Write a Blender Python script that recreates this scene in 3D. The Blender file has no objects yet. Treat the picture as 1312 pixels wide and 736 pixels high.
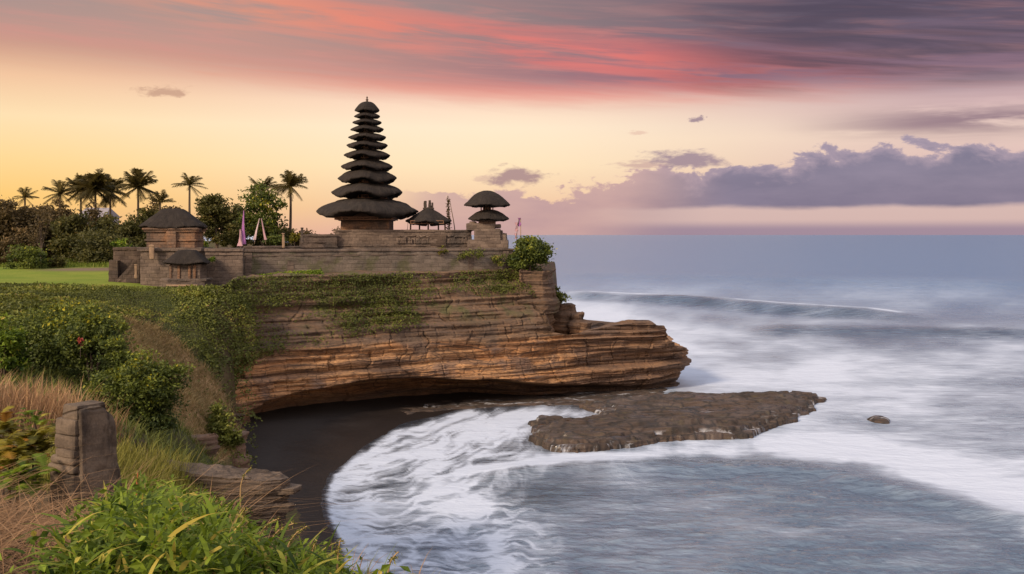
import bpy, bmesh, math, random
import numpy as np
from mathutils import Vector, Matrix, noise as mnoise

SC = bpy.context.scene
COL = SC.collection
R = math.radians

# ------------------------------------------------------------------ camera
CH, F = 14.0, 1260.0                     # eye height (m), focal length in photo pixels
cam = bpy.data.cameras.new('camera')
cam.sensor_width = 36.0
cam.lens = 36.0 * F / 1312.0
cam.shift_y = -(368 - 301) / 1312.0
cam.clip_start = 0.1
cam.clip_end = 120000
camo = bpy.data.objects.new('camera', cam)
COL.objects.link(camo)
camo.location = (0, 0, CH)
camo.rotation_euler = (R(90), 0, 0)
SC.camera = camo

def P(px, py, Y):
    return Vector(((px - 656) / F * Y, Y, CH - (py - 301) / F * Y))
def PZ(px, py, z=0.0):
    return P(px, py, (CH - z) * F / (py - 301))

# ------------------------------------------------------------------ node expressions
def lin(c):
    r = []
    for v in c[:3]:
        v = v / 255.0
        r.append(v / 12.92 if v <= 0.04045 else ((v + 0.055) / 1.055) ** 2.4)
    return (*r, 1.0)

class X:                                  # a float/vector/colour socket with arithmetic
    def __init__(s, g, k): s.g, s.k = g, k
    def __add__(s, o): return s.g.m('ADD', s, o)
    def __radd__(s, o): return s.g.m('ADD', o, s)
    def __sub__(s, o): return s.g.m('SUBTRACT', s, o)
    def __rsub__(s, o): return s.g.m('SUBTRACT', o, s)
    def __mul__(s, o): return s.g.m('MULTIPLY', s, o)
    def __rmul__(s, o): return s.g.m('MULTIPLY', o, s)
    def __truediv__(s, o): return s.g.m('DIVIDE', s, o)

class G:
    def __init__(s, nt): s.nt = nt
    def n(s, t): return s.nt.nodes.new(t)
    def put(s, sock, v):
        if isinstance(v, X): s.nt.links.new(v.k, sock)
        else: sock.default_value = v
    def m(s, op, a, b=None, c=None, clamp=False):
        n = s.n('ShaderNodeMath'); n.operation = op; n.use_clamp = clamp
        s.put(n.inputs[0], a)
        if b is not None: s.put(n.inputs[1], b)
        if c is not None: s.put(n.inputs[2], c)
        return X(s, n.outputs[0])
    def sstep(s, x, a, b, lo=0.0, hi=1.0):
        n = s.n('ShaderNodeMapRange'); n.interpolation_type = 'SMOOTHSTEP'
        s.put(n.inputs[0], x)
        for i, v in enumerate((a, b, lo, hi)): s.put(n.inputs[1 + i], v)
        return X(s, n.outputs[0])
    def mix(s, f, a, b, mode='MIX'):
        n = s.n('ShaderNodeMix'); n.data_type = 'RGBA'; n.blend_type = mode; n.clamp_factor = True
        s.put(n.inputs[0], f); s.put(n.inputs[6], a); s.put(n.inputs[7], b)
        return X(s, n.outputs[2])
    def comb(s, x, y, z=0.0):
        n = s.n('ShaderNodeCombineXYZ')
        for i, v in enumerate((x, y, z)): s.put(n.inputs[i], v)
        return X(s, n.outputs[0])
    def sep(s, v):
        n = s.n('ShaderNodeSeparateXYZ'); s.put(n.inputs[0], v)
        return [X(s, o) for o in n.outputs]
    def noise(s, vec, scale=1.0, detail=4.0, rough=0.5, dist=0.0, dim='3D', lac=2.0):
        n = s.n('ShaderNodeTexNoise'); n.noise_dimensions = dim
        if vec is not None: s.put(n.inputs['Vector'], vec)
        s.put(n.inputs['Scale'], scale); s.put(n.inputs['Detail'], detail)
        s.put(n.inputs['Roughness'], rough); s.put(n.inputs['Distortion'], dist)
        s.put(n.inputs['Lacunarity'], lac)
        return X(s, n.outputs[0])
    def vor(s, vec, scale=1.0, feature='F1', rnd=1.0, out=0):
        n = s.n('ShaderNodeTexVoronoi'); n.feature = feature
        s.put(n.inputs['Vector'], vec); s.put(n.inputs['Scale'], scale); s.put(n.inputs['Randomness'], rnd)
        return X(s, n.outputs[out])
    def ramp(s, f, stops, interp='LINEAR'):
        n = s.n('ShaderNodeValToRGB'); cr = n.color_ramp; cr.interpolation = interp
        while len(cr.elements) < len(stops): cr.elements.new(0.5)
        for e, (p, c) in zip(cr.elements, stops): e.position = p; e.color = c
        s.put(n.inputs[0], f)
        return X(s, n.outputs[0])
    def attr(s, name, out='Fac'):
        n = s.n('ShaderNodeAttribute'); n.attribute_name = name
        return X(s, n.outputs[out])
    def pos(s):
        return X(s, s.n('ShaderNodeNewGeometry').outputs['Position'])
    def nrm(s):
        return X(s, s.n('ShaderNodeNewGeometry').outputs['Normal'])
    def obj(s):
        return X(s, s.n('ShaderNodeTexCoord').outputs['Object'])
    def objrand(s):
        return X(s, s.n('ShaderNodeObjectInfo').outputs['Random'])
    def bump(s, h, strength=0.5, distance=0.1, normal=None):
        n = s.n('ShaderNodeBump'); s.put(n.inputs['Height'], h)
        s.put(n.inputs['Strength'], strength); s.put(n.inputs['Distance'], distance)
        if normal is not None: s.put(n.inputs['Normal'], normal)
        return X(s, n.outputs[0])

# ------------------------------------------------------------------ sky (world)
SUN_AZ, SUN_EL = -134.0, 30.0             # degrees from the view axis (left), above the horizon
world = bpy.data.worlds.new('World'); SC.world = world
world.use_nodes = True
wt = world.node_tree
wt.nodes.clear()
g = G(wt)
d = X(g, g.n('ShaderNodeTexCoord').outputs['Generated'])
dx, dy, dz = g.sep(d)
az = g.m('ARCTAN2', dx, dy) * (180 / math.pi)
el = g.m('ARCSINE', g.m('MAXIMUM', g.m('MINIMUM', dz, 1.0), -1.0)) * (180 / math.pi)
def vramp(stops):                        # colour by elevation, 0..40 degrees
    return g.ramp(el * (1 / 40.0), [(e / 40.0, lin(c)) for e, c in stops])
HI = [(15, (142, 124, 128)), (21, (166, 152, 154)), (40, (186, 184, 194))]
left = vramp([(0, (238, 182, 118)), (2, (252, 200, 112)), (4, (253, 212, 142)), (6.2, (252, 220, 170)), (8.3, (240, 192, 150)), (10, (200, 152, 126)), (12, (160, 132, 120))] + HI)
mid = vramp([(0, (226, 176, 160)), (1.5, (240, 196, 158)), (4, (253, 224, 182)), (6.2, (254, 229, 196)), (7.6, (250, 214, 186)), (9, (214, 164, 152)), (11.5, (152, 122, 124))] + HI)
right = vramp([(0, (186, 156, 164)), (1.2, (206, 166, 168)), (3.5, (214, 176, 172)), (5.5, (228, 196, 182)), (7, (206, 170, 168)), (9, (150, 116, 130)), (12, (90, 70, 86))] + HI)
sky = g.mix(g.sstep(az, -30, -3), left, mid)
sky = g.mix(g.sstep(az, -2, 27), sky, right)

# high sheet of sunset cloud: long streaks that drop a little to the right
tilt = el + az * 0.075
v1 = g.comb(az * 0.035, tilt * 0.42, 1.7)
n1 = g.noise(v1, 1.0, 6, 0.55, 0.6)
v2 = g.comb(az * 0.07, (el + az * 0.11) * 0.9, 5.1)
n2 = g.noise(v2, 1.0, 5, 0.55, 0.8)
v3 = g.comb(az * 0.16, (el + az * 0.06) * 2.2, 9.3)
n3 = g.noise(v3, 1.0, 4, 0.6, 0.4)
base_e = g.sstep(az, -27, 4, 9.1, 7.6)    # lower edge of the sheet
cover = g.sstep(tilt * 0 + el + (n1 - 0.5) * 2.6 + (n3 - 0.5) * 0.7 - base_e, -0.5, 1.7)
top_c = g.mix(g.sstep(az, -20, 24), lin((170, 140, 130)), lin((92, 70, 86)))
pur = g.mix(g.sstep(az, -22, 14), lin((206, 146, 126)), lin((126, 88, 104)))
sheet = g.mix(g.sstep(el, 9.2, 12.4), pur, top_c)
# red light caught on the underside of the streaks
red_c = g.mix(g.sstep(az, -24, 4), lin((236, 150, 108)), lin((228, 108, 94)))
line1 = (el + az * 0.135) - 10.9
w1 = g.m('MULTIPLY', line1, line1)
band1 = g.m('EXPONENT', w1 * -0.55) * g.sstep(n2 + (n3 - .5) * .35, 0.34, 0.60) * g.sstep(az, -32, -14) * g.sstep(az, 25, 15)
line2 = (el + az * 0.03) - 7.95
band2 = g.m('EXPONENT', line2 * line2 * -1.6) * g.sstep(n1 + (n3 - .5) * .4, 0.28, 0.56) * g.sstep(az, -30, -12, 0.5, 1.0) * g.sstep(az, 25, 15)
red = g.m('MINIMUM', band1 * 0.85 + band2 * 0.9, 1.0)
sheet = g.mix(g.sstep(n3, 0.42, 0.7) * 0.35 * g.sstep(el, 15, 11), sheet, lin((214, 140, 126)))
sheet = g.mix(red, sheet, red_c)
# darker heavy cloud in the upper right
drk = g.sstep(n2 + (n3 - 0.5) * 0.3, 0.34, 0.62) * g.sstep(az, 5, 17) * g.sstep(el, 6.8, 8.6)
sheet = g.mix(drk * 0.85 * g.sstep(az, 70, 40), sheet, lin((66, 40, 56)))
sheet_on = cover * g.sstep(el, 34, 17) * g.sstep(g.m('ABSOLUTE', az), 100, 60)
sky = g.mix(sheet_on, sky, sheet)
# lower dark streak on the right
n4 = g.noise(g.comb(az * 0.10, el * 1.1, 21.0), 1.0, 5, 0.6, 0.3)
ln3 = el - 6.05 + (n4 - 0.5) * 1.2
st3 = g.m('EXPONENT', ln3 * ln3 * -2.2) * g.sstep(az, 14, 24) * g.sstep(n4, 0.3, 0.5) * g.sstep(az, 60, 40)
sky = g.mix(st3 * 0.85, sky, lin((128, 92, 108)))
# cumulus bank along the horizon
pv = g.comb(az * 0.42, el * 0.75, 3.0)
puff = g.noise(pv, 1.0, 8, 0.60, 0.25)
big = g.noise(g.comb(az * 0.09, 0.0, 8.0), 1.0, 2, 0.5)
bank_h = g.sstep(az, -8, 25, 2.1, 4.9) + (big - 0.5) * 2.6 + (puff - 0.5) * 4.6
bank = g.sstep(bank_h - el, -0.05, 0.32) * g.sstep(az, -8, -4) * g.sstep(az, 75, 50)
shade = g.noise(g.comb(az * 0.22, el * 0.8, 14.0), 1.0, 5, 0.55)
bank_far = g.mix(shade, lin((216, 174, 162)), lin((178, 142, 148)))
bank_nr = g.mix(g.sstep(bank_h - el, 0.05, 1.2), lin((164, 142, 158)), g.mix(shade, lin((146, 130, 152)), lin((100, 92, 120))))
bank_c = g.mix(g.sstep(az, 5, 13), bank_far, bank_nr)
low = g.sstep(el + (shade - 0.5) * 0.5, 1.75, 1.35)       # clear pale strip under the bank
bank_c = g.mix(low * g.sstep(az, 2, 12), bank_c, g.mix(g.sstep(el, 0.25, 0.9), lin((160, 136, 152)), lin((210, 178, 172))))
sky = g.mix(bank * g.sstep(az, -8, 2, 0.7, 1.0), sky, bank_c)
# a few lone small clouds
def lone(a0, e0, wa, we, col, seed, amt=0.9):
    global sky
    nn = g.noise(g.comb(az * (0.9 / wa), el * (0.8 / we), seed), 1.0, 5, 0.6, 0.1)
    q = ((az - a0) * (1 / wa)); r = ((el - e0) * (1 / we))
    rr = g.m('SQRT', q * q + g.m('MULTIPLY', r, g.m('MULTIPLY', r, g.sstep(el, e0 - 0.05, e0, 3.0, 1.0))))
    n5 = g.noise(g.comb(az * (2.2 / wa), el * (1.8 / we), seed + 3), 1.0, 4, 0.65, 0.3)
    mk = g.sstep(rr + (nn - 0.5) * 2.3 + (n5 - .5) * 1.3, 1.0, 0.35)
    sky = g.mix(mk * amt, sky, lin(col))
lone(-19.6, 7.75, 1.55, 0.55, (196, 150, 122), 1.0, 0.85)
lone(0.55, 3.35, 2.1, 0.85, (168, 132, 132), 4.4, 0.95)
lone(10.7, 6.55, 0.55, 0.28, (150, 120, 132), 2.2)
lone(7.6, 4.0, 2.2, 0.35, (190, 150, 146), 6.1, 0.7)
lone(9.8, 4.2, 2.4, 0.75, (150, 122, 138), 7.7, 0.9)
lone(-1.8, 3.25, 0.9, 0.30, (216, 178, 158), 9.1, 0.6)
lone(7.3, 5.85, 0.7, 0.18, (226, 186, 164), 12.0, 0.7)
# unseen sky behind the camera and overhead, brightened as warm fill on the land
back = g.sstep(g.m('ABSOLUTE', az), 45, 100)
back_c = g.ramp(el * (1 / 90.0), [(0, (1.4, .95, .70, 1)), (.12, (1.65, 1.22, .98, 1)), (.4, (1.0, .95, .98, 1)), (1, (.80, .86, 1.0, 1))])
sky = g.mix(g.m('MAXIMUM', back, g.sstep(el, 35, 60)), sky, back_c)
sky = g.mix(g.sstep(el, 0.0, -1.5), sky, lin((70, 70, 84)))
bg1 = g.n('ShaderNodeBackground'); g.put(bg1.inputs[0], sky); bg1.inputs[1].default_value = 1.0
nish = g.n('ShaderNodeTexSky'); nish.sky_type = 'NISHITA'; nish.sun_disc = False
nish.sun_elevation = R(SUN_EL); nish.sun_rotation = R(SUN_AZ); nish.dust_density = 2.0
bg2 = g.n('ShaderNodeBackground'); wt.links.new(nish.outputs[0], bg2.inputs[0]); bg2.inputs[1].default_value = 0.012
ad = g.n('ShaderNodeAddShader'); wt.links.new(bg1.outputs[0], ad.inputs[0]); wt.links.new(bg2.outputs[0], ad.inputs[1])
wo = g.n('ShaderNodeOutputWorld'); wt.links.new(ad.outputs[0], wo.inputs[0])
world.cycles.sampling_method = 'MANUAL'; world.cycles.sample_map_resolution = 1024

# ------------------------------------------------------------------ sun, exposure
sl = bpy.data.lights.new('sun', 'SUN'); sl.energy = 5.0; sl.angle = R(10); sl.color = (1.0, 0.76, 0.52)
so = bpy.data.objects.new('sun', sl); COL.objects.link(so)
sd = Vector((math.sin(R(SUN_AZ)) * math.cos(R(SUN_EL)), math.cos(R(SUN_AZ)) * math.cos(R(SUN_EL)), math.sin(R(SUN_EL))))
so.rotation_euler = (-sd).to_track_quat('-Z', 'Y').to_euler()
so.location = sd * 200
SC.render.engine = 'CYCLES'
SC.cycles.use_denoising = True
SC.cycles.max_bounces = 6; SC.cycles.diffuse_bounces = 3; SC.cycles.glossy_bounces = 3; SC.cycles.transparent_max_bounces = 8
SC.cycles.caustics_reflective = False; SC.cycles.caustics_refractive = False
vs = SC.view_settings
vs.view_transform = 'Standard'; vs.look = 'None'; vs.gamma = 1.0; vs.exposure = 0.0; vs.use_curve_mapping = False

# ------------------------------------------------------------------ numpy noise
def _h(ix, iy, iz, seed):
    n = (ix.astype(np.int64) * 374761393 + iy.astype(np.int64) * 668265263 + iz.astype(np.int64) * 2147483647 + seed * 1274126177) & 0xFFFFFFFF
    n = ((n ^ (n >> 13)) * 1274126177) & 0xFFFFFFFF
    n = ((n ^ (n >> 16)) * 2246822519) & 0xFFFFFFFF
    return ((n ^ (n >> 15)) & 0xFFFFFF) / float(0xFFFFFF)
def vnoise(x, y=0.0, z=0.0, seed=0):
    x, y, z = np.broadcast_arrays(np.asarray(x, float), np.asarray(y, float), np.asarray(z, float))
    ix, iy, iz = np.floor(x), np.floor(y), np.floor(z)
    fx, fy, fz = x - ix, y - iy, z - iz
    fx = fx * fx * fx * (fx * (fx * 6 - 15) + 10); fy = fy * fy * fy * (fy * (fy * 6 - 15) + 10); fz = fz * fz * fz * (fz * (fz * 6 - 15) + 10)
    r = 0
    for a in (0, 1):
        for b in (0, 1):
            for c in (0, 1):
                w = (fx if a else 1 - fx) * (fy if b else 1 - fy) * (fz if c else 1 - fz)
                r = r + w * _h(ix + a, iy + b, iz + c, seed)
    return r * 2 - 1
def fbm(x, y=0.0, z=0.0, seed=0, oct=4, gain=0.5):
    r = 0; a = 1.0; t = 0; f = 1.0
    for o in range(oct):
        r = r + a * vnoise(np.asarray(x) * f, np.asarray(y) * f, np.asarray(z) * f, seed + o * 17); t += a; a *= gain; f *= 2.03
    return r / t
def sst(x, a, b):
    t = np.clip((np.asarray(x, float) - a) / (b - a), 0, 1); return t * t * (3 - 2 * t)
def seg_dist(x, y, pts):                 # distance to a polyline, and the arc position of the nearest point
    best = np.full(np.shape(x), 1e9); arc = np.zeros(np.shape(x)); L = 0
    for (x0, y0), (x1, y1) in zip(pts[:-1], pts[1:]):
        ex, ey = x1 - x0, y1 - y0; l2 = ex * ex + ey * ey
        t = np.clip(((x - x0) * ex + (y - y0) * ey) / l2, 0, 1)
        dd = np.hypot(x - x0 - t * ex, y - y0 - t * ey)
        k = dd < best; best = np.where(k, dd, best); arc = np.where(k, L + t * math.sqrt(l2), arc); L += math.sqrt(l2)
    return best, arc
def in_poly(x, y, pts):
    r = np.zeros(np.shape(x), bool)
    n = len(pts)
    for i in range(n):
        x0, y0 = pts[i]; x1, y1 = pts[(i + 1) % n]
        c = ((y0 > y) != (y1 > y)) & (x < (x1 - x0) * (y - y0) / ((y1 - y0) if y1 != y0 else 1e-9) + x0)
        r ^= c
    return r
def sdf(x, y, pts):                      # signed distance, positive inside
    dd, _ = seg_dist(x, y, list(pts) + [pts[0]])
    return np.where(in_poly(x, y, pts), dd, -dd)

# ------------------------------------------------------------------ mesh helpers
def mesh_np(name, V, Fq, attrs=None, smooth=True):
    V = np.asarray(V, np.float32).reshape(-1, 3); Fq = np.asarray(Fq, np.int32)
    k = Fq.shape[1]; nf = len(Fq)
    me = bpy.data.meshes.new(name)
    me.vertices.add(len(V)); me.vertices.foreach_set('co', V.ravel())
    me.loops.add(nf * k); me.loops.foreach_set('vertex_index', Fq.ravel())
    me.polygons.add(nf); me.polygons.foreach_set('loop_start', np.arange(0, nf * k, k, dtype=np.int32))
    me.polygons.foreach_set('use_smooth', np.full(nf, smooth, bool))
    for an, av in (attrs or {}).items():
        a = me.attributes.new(an, 'FLOAT', 'POINT'); a.data.foreach_set('value', np.asarray(av, np.float32).ravel())
    me.update(calc_edges=True)
    return me
def grid_faces(nr, nc, wrap=False):
    i = np.arange(nr * nc).reshape(nr, nc)
    if wrap: i = np.concatenate([i, i[:, :1]], 1)
    return np.stack([i[:-1, :-1], i[:-1, 1:], i[1:, 1:], i[1:, :-1]], -1).reshape(-1, 4)
def link(name, me, mat=None, parent=None, loc=None):
    o = bpy.data.objects.new(name, me); COL.objects.link(o)
    if mat is not None and me is not None:
        me.materials.clear(); me.materials.append(mat)
    if parent is not None: o.parent = parent
    if loc is not None: o.location = loc
    return o
def struct(o, kind='structure', label=None):
    o['kind'] = kind
    if label: o['label'] = label
    return o
def tag(o, label, cat, group=None):
    o['label'] = label; o['category'] = cat
    if group: o['group'] = group
    return o
def thing(name, loc, label, cat, group=None, rz=0.0):
    o = bpy.data.objects.new(name, None); COL.objects.link(o); o.empty_display_size = 0.2
    o.location = loc; o.rotation_euler = (0, 0, rz)
    return tag(o, label, cat, group)
def mat_new(name):
    m = bpy.data.materials.new(name); m.use_nodes = True
    nt = m.node_tree; b = nt.nodes['Principled BSDF']
    return m, G(nt), b
# ================================================================== SEA
def sea_material():
    m, g, b = mat_new('sea_water')
    p = g.pos(); x, y, z = g.sep(p)
    foam, shal = g.attr('foam'), g.attr('shallow')
    # ripples
    dist = g.m('SQRT', x * x + y * y)
    r1 = g.noise(g.comb(x * 0.55, y * 1.0, 0.0), 0.75, 4, 0.55, 0.4)
    r2 = g.noise(g.comb(x * 0.6, y * 1.0, 4.0), 2.6, 3, 0.55, 0.5)
    r3 = g.noise(g.comb(x * 0.35, y * 1.0, 9.0), 0.09, 4, 0.6, 0.3)
    h = r1 * 0.55 + r2 * 0.16 + r3 * 1.6 * g.sstep(dist, 90, 260)
    calm = (1.0 - foam * 0.55)
    nb = g.bump(h, 0.75 * calm, 0.75)
    # fine broken foam over the broad foam amount
    f1 = g.noise(g.comb(x * 0.32, y * 1.25, 2.0), 1.3, 6, 0.64, 0.9)
    f2 = g.noise(g.comb(x * 0.8, y * 1.0, 7.0), 0.22, 4, 0.6, 0.4)
    fm = g.sstep(foam + (f1 - 0.5) * 0.55 + (f2 - 0.5) * 0.14, 0.08, 1.15)
    fm = g.m('MINIMUM', fm * g.sstep(foam, 0.0, 0.22), 0.92)
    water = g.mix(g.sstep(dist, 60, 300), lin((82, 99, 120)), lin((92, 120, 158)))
    water = g.mix(g.sstep(r1, 0.45, 0.7) * 0.5, water, lin((112, 128, 144)))
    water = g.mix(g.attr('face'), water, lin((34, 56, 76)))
    sand = lin((30, 24, 22))
    col = g.mix(shal * .8, water, sand)
    col = g.mix(fm, col, (.49, .555, .68, 1))
    g.put(b.inputs['Base Color'], col)
    g.put(b.inputs['Roughness'], g.sstep(dist, 70, 320, 0.10, 0.30) + fm * 0.55)
    b.inputs['IOR'].default_value = 1.42
    g.put(b.inputs['Normal'], nb)
    return m

# arcs seen from the camera spot, laid on the water at z = 0
WATERLINE = [(760, 521), (700, 519), (640, 521), (585, 528), (540, 540), (495, 560), (455, 584), (428, 608), (414, 634), (420, 660), (434, 690), (440, 720), (438, 780)]
def build_sea():
    c = np.linspace(-0.78, 0.78, 860)                      # across, as x / y
    py = np.concatenate([np.linspace(470, 60, 400), np.geomspace(59, 0.35, 120)])
    Yv = CH * F / py
    Y, C = np.meshgrid(Yv, c, indexing='ij'); Xw = C * Y
    px = 656 + C * F; pyy = 301 + CH * F / Y
    # --- foam
    wl, arc = seg_dist(px, pyy, WATERLINE)
    land_poly = WATERLINE + [(200, 780), (200, 500), (760, 480)]
    inside = in_poly(px, pyy, land_poly)
    wl = np.where(inside, -wl, wl) + 5 * fbm(arc * .018, 0, 0, 14, 3) + 2.0 * fbm(arc * .09, 0, 0, 15, 2)                        # + towards open water
    swash = sst(wl, -7, 10) * np.exp(-np.clip(wl, 0, None) / 75.0)
    acr = pyy + 0.42 * (px - 520) * (1 - sst(pyy, 540, 690))
    streak = fbm(px * 0.012, acr * 0.11, 0, 3, 5, 0.62)
    streak2 = fbm(px * 0.010 + 0.01 * acr, acr * 0.05, 3, 8, 5, 0.62)
    wv = 10 * fbm(px * .02, pyy * .03, 0, 17, 3)
    lacy = np.clip(1 - 3.2 * np.abs(fbm(px * .013, (acr + wv) * .17, 0, 18, 4, .6)), 0, 1) ** 1.5
    lacy2 = np.clip(1 - 3.4 * np.abs(fbm((px + wv) * .016, (acr + wv * 1.4) * .11, 2, 19, 5, .6)), 0, 1) ** 1.5
    ridge_pts = [(735, 525), (640, 530), (600, 545), (572, 575), (552, 600), (560, 628), (605, 650), (632, 685), (640, 736), (640, 790)]
    rd, ra = seg_dist(px, pyy, ridge_pts)
    wob = fbm(px * 0.02, pyy * 0.03, 0, 5, 3) * 16
    ridge = np.exp(-((rd + wob * 0.6) / 17.0) ** 2)
    swz = sst(wl, -3, 8) * (1 - sst(px + (pyy - 600) * -0.25 + wob, 640, 720))
    foam = swash * (0.56 + 0.30 * streak + .36 * lacy) + ridge * (0.30 + .3 * streak + .3 * lacy2) * sst(wl, 0, 20) + swz * np.clip(0.26 + 0.14 * streak2 + 0.34 * streak + .52 * lacy2, 0, 1)
    # band breaking along the front of the rock platform and out to the right
    bpts = [(585, 606), (640, 600), (700, 592), (770, 586), (830, 580), (900, 576), (980, 572), (1040, 575), (1100, 585), (1160, 600), (1230, 622), (1312, 650), (1420, 690)]
    bd, ba = seg_dist(px, pyy, bpts)
    wid = np.interp(ba, [0, 60, 250, 420, 560, 900], [5, 8, 10, 14, 22, 26])
    foam = foam + np.exp(-((bd + wob * 0.35) / wid) ** 2) * (0.80 + 0.35 * fbm(px * 0.03, pyy * 0.08, 0, 9, 3))
    # milky field on the right
    low = np.interp(px, [640, 880, 960, 1040, 1100, 1160, 1230, 1312, 1500], [470, 500, 560, 572, 580, 596, 618, 648, 700])
    up = np.interp(px, [640, 760, 900, 1100, 1312, 1500], [378, 388, 412, 420, 425, 430])
    soft = fbm(px * 0.008, pyy * 0.03, 0, 11, 4)
    field = sst(pyy + soft * 26, up - 16, up + 75) * (1 - sst(pyy + wob * 0.6, low - 8, low + 22))
    field *= np.clip(0.66 + 0.5 * fbm(px * 0.006, pyy * 0.035, 5, 21, 5, 0.6), 0.15, 1.0)
    field *= 1 - 0.35 * sst(px, 1100, 1312) * sst(pyy, 500, 440)
    field *= np.where(px < 640, 0, 1)
    foam = foam + field * 0.85 + .07 * sst(pyy, 380, 430) * sst(px, 620, 760)
    # faint foam and painted sky sheen over mid water, lacy patches near the bottom
    foam = foam + 0.52 * sst(pyy, 338, 384) * (1 - sst(pyy, 430, 520)) * sst(px, 560, 740) * np.clip(0.75 + .7 * soft, 0, 1)
    lace = np.clip(0.16 + 0.5 * fbm(px * 0.010 , pyy * 0.06, 2, 33, 5, 0.6), 0, 1) * sst(pyy, 590, 650) * sst(px, 520, 600)
    foam = foam + lace * 0.45 * (1 - 0.5 * sst(px, 640, 900))
    veil = np.clip(.12 + .9 * fbm(px * .006 + pyy * .004, pyy * .028, 0, 49, 4, .55), 0, 1) * sst(pyy, 570, 610) * sst(px, 600, 720)
    foam = foam + .34 * veil
    bare = .8 * np.exp(-(((px - 690) / 75) ** 2 + ((pyy - 630) / 26) ** 2))
    foam = foam * (1 - 0.75 * bare)
    rip = fbm(px * .010, pyy * .10, 0, 46, 4, .6)
    foam = foam * (1 + .35 * rip * sst(pyy, 395, 420))
    foam = np.clip(foam, 0, 1)
    shal = np.clip(1 - sst(wl, -5, 170), 0, 1) * np.where(px < 760, 1, 1 - sst(px, 760, 800)) * sst(pyy, 495, 510)
    shal = np.maximum(shal, 0.55 * bare)
    # --- swell
    fc = []
    def crest(pts, hgt, wf, wb):
        xs = [a for a, b in pts]; ys = [b for a, b in pts]
        yc = np.interp(px, xs, ys); Yc = CH * F / (yc - 301)
        dd = Y - Yc                                        # + is beyond the crest
        amp = np.interp(px, [xs[0], xs[0] + 60, xs[-1] - 120, xs[-1]], [0, 1, 1, 0]) if xs[-1] < 1400 else np.interp(px, [xs[0], xs[0] + 60], [0, 1])
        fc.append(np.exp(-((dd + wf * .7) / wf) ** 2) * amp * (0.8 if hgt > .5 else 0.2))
        return hgt * amp * np.where(dd < 0, np.exp(-(dd / wf) ** 2), np.exp(-(dd / wb) ** 2))
    Z = crest([(690, 381), (735, 382), (800, 385), (870, 388), (940, 394), (1010, 400), (1080, 405), (1150, 409), (1230, 411)], 1.5, 6.5, 16)
    Z = Z + crest([(940, 424), (1060, 424), (1180, 426), (1312, 428), (1500, 432)], 0.8, 5.0, 14)
    Z = Z + crest([(690, 353), (900, 357), (1100, 362), (1312, 366), (1500, 370)], 0.9, 16, 40)
    Z = Z + crest([(600, 612), (680, 604), (760, 600), (900, 600), (1050, 606), (1200, 640), (1312, 668), (1500, 720)], 0.28, 1.3, 2.2)
    chop = (1 - sst(Y, 90, 190)) * sst(wl, 20, 150) * (1 - .8 * np.clip(foam, 0, 1))
    Z = Z + chop * (0.085 * fbm(Xw * .55 + .2 * Y, Y * 1.15, 0, 44, 4, .55) + .03 * fbm(Xw * 1.8, Y * 3.2, 0, 45, 2))
    damp = sst(Y, 60, 90) * (1 - sst(Y, 350, 900))
    Z = Z + damp * 0.22 * fbm(Xw * 0.02, Y * 0.09, 0, 41, 3) + (1 - sst(Y, 70, 90)) * 0.05 * fbm(Xw * 0.25, Y * 0.4, 0, 43, 3) * sst(wl, 20, 120)
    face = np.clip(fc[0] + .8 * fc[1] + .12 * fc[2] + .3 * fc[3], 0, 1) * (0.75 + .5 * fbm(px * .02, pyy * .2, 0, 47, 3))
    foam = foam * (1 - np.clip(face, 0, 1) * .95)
    lipf = np.exp(-((pyy - np.interp(px, [690, 735, 800, 870, 940, 1010, 1080, 1150, 1230], [378, 379, 382, 385, 391, 397, 402, 406, 408])) / 2.2) ** 2) * (px > 730) * (1 - sst(px, 1100, 1230)) * np.clip(.25 + .9 * fbm(px * .03, 0, 0, 48, 3), 0, 1)
    foam = np.clip(foam + lipf * .8, 0, 1)
    V = np.stack([Xw, Y, Z], -1).reshape(-1, 3)
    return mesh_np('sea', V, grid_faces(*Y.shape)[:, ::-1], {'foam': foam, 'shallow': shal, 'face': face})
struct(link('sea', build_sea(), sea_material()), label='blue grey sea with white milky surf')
# ================================================================== MATERIALS
def leaf_mat(name, dark, bright, dry, trans=0.25, rough=0.55):
    m, g, b = mat_new(name)
    t = g.attr('tint')
    c = g.ramp(t, [(0.0, dark), (0.5, tuple((a * .6 + q * .4) for a, q in zip(dark, bright))), (0.85, bright), (1.0, dry)])
    g.put(b.inputs['Base Color'], c)
    b.inputs['Roughness'].default_value = rough
    b.inputs['Specular IOR Level'].default_value = 0.25
    if trans:
        tr = g.n('ShaderNodeBsdfTranslucent'); g.put(tr.inputs[0], c)
        mx = g.n('ShaderNodeMixShader'); mx.inputs[0].default_value = trans
        g.nt.links.new(b.outputs[0], mx.inputs[1]); g.nt.links.new(tr.outputs[0], mx.inputs[2])
        g.nt.links.new(mx.outputs[0], g.nt.nodes['Material Output'].inputs[0])
    return m
M = {}
M['ivy'] = leaf_mat('ivy_leaves', (.058, .070, .016, 1), (.18, .20, .030, 1), (.24, .16, .06, 1))
M['bush'] = leaf_mat('bush_leaves', (.036, .056, .016, 1), (.14, .17, .020, 1), (.34, .30, .02, 1))
M['bright'] = leaf_mat('bright_leaves', (.022, .050, .008, 1), (.20, .28, .022, 1), (.42, .35, .07, 1), 0.4)
M['yellow'] = leaf_mat('yellowing_fern', (.06, .07, .012, 1), (.24, .20, .02, 1), (.30, .15, .03, 1), 0.35)
M['darktree'] = leaf_mat('dark_tree_leaves', (.044, .046, .014, 1), (.105, .10, .022, 1), (.15, .105, .03, 1), 0.35)
M['browntree'] = leaf_mat('brown_tree_leaves', (.058, .042, .018, 1), (.115, .082, .032, 1), (.16, .105, .045, 1), 0.35)
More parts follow.
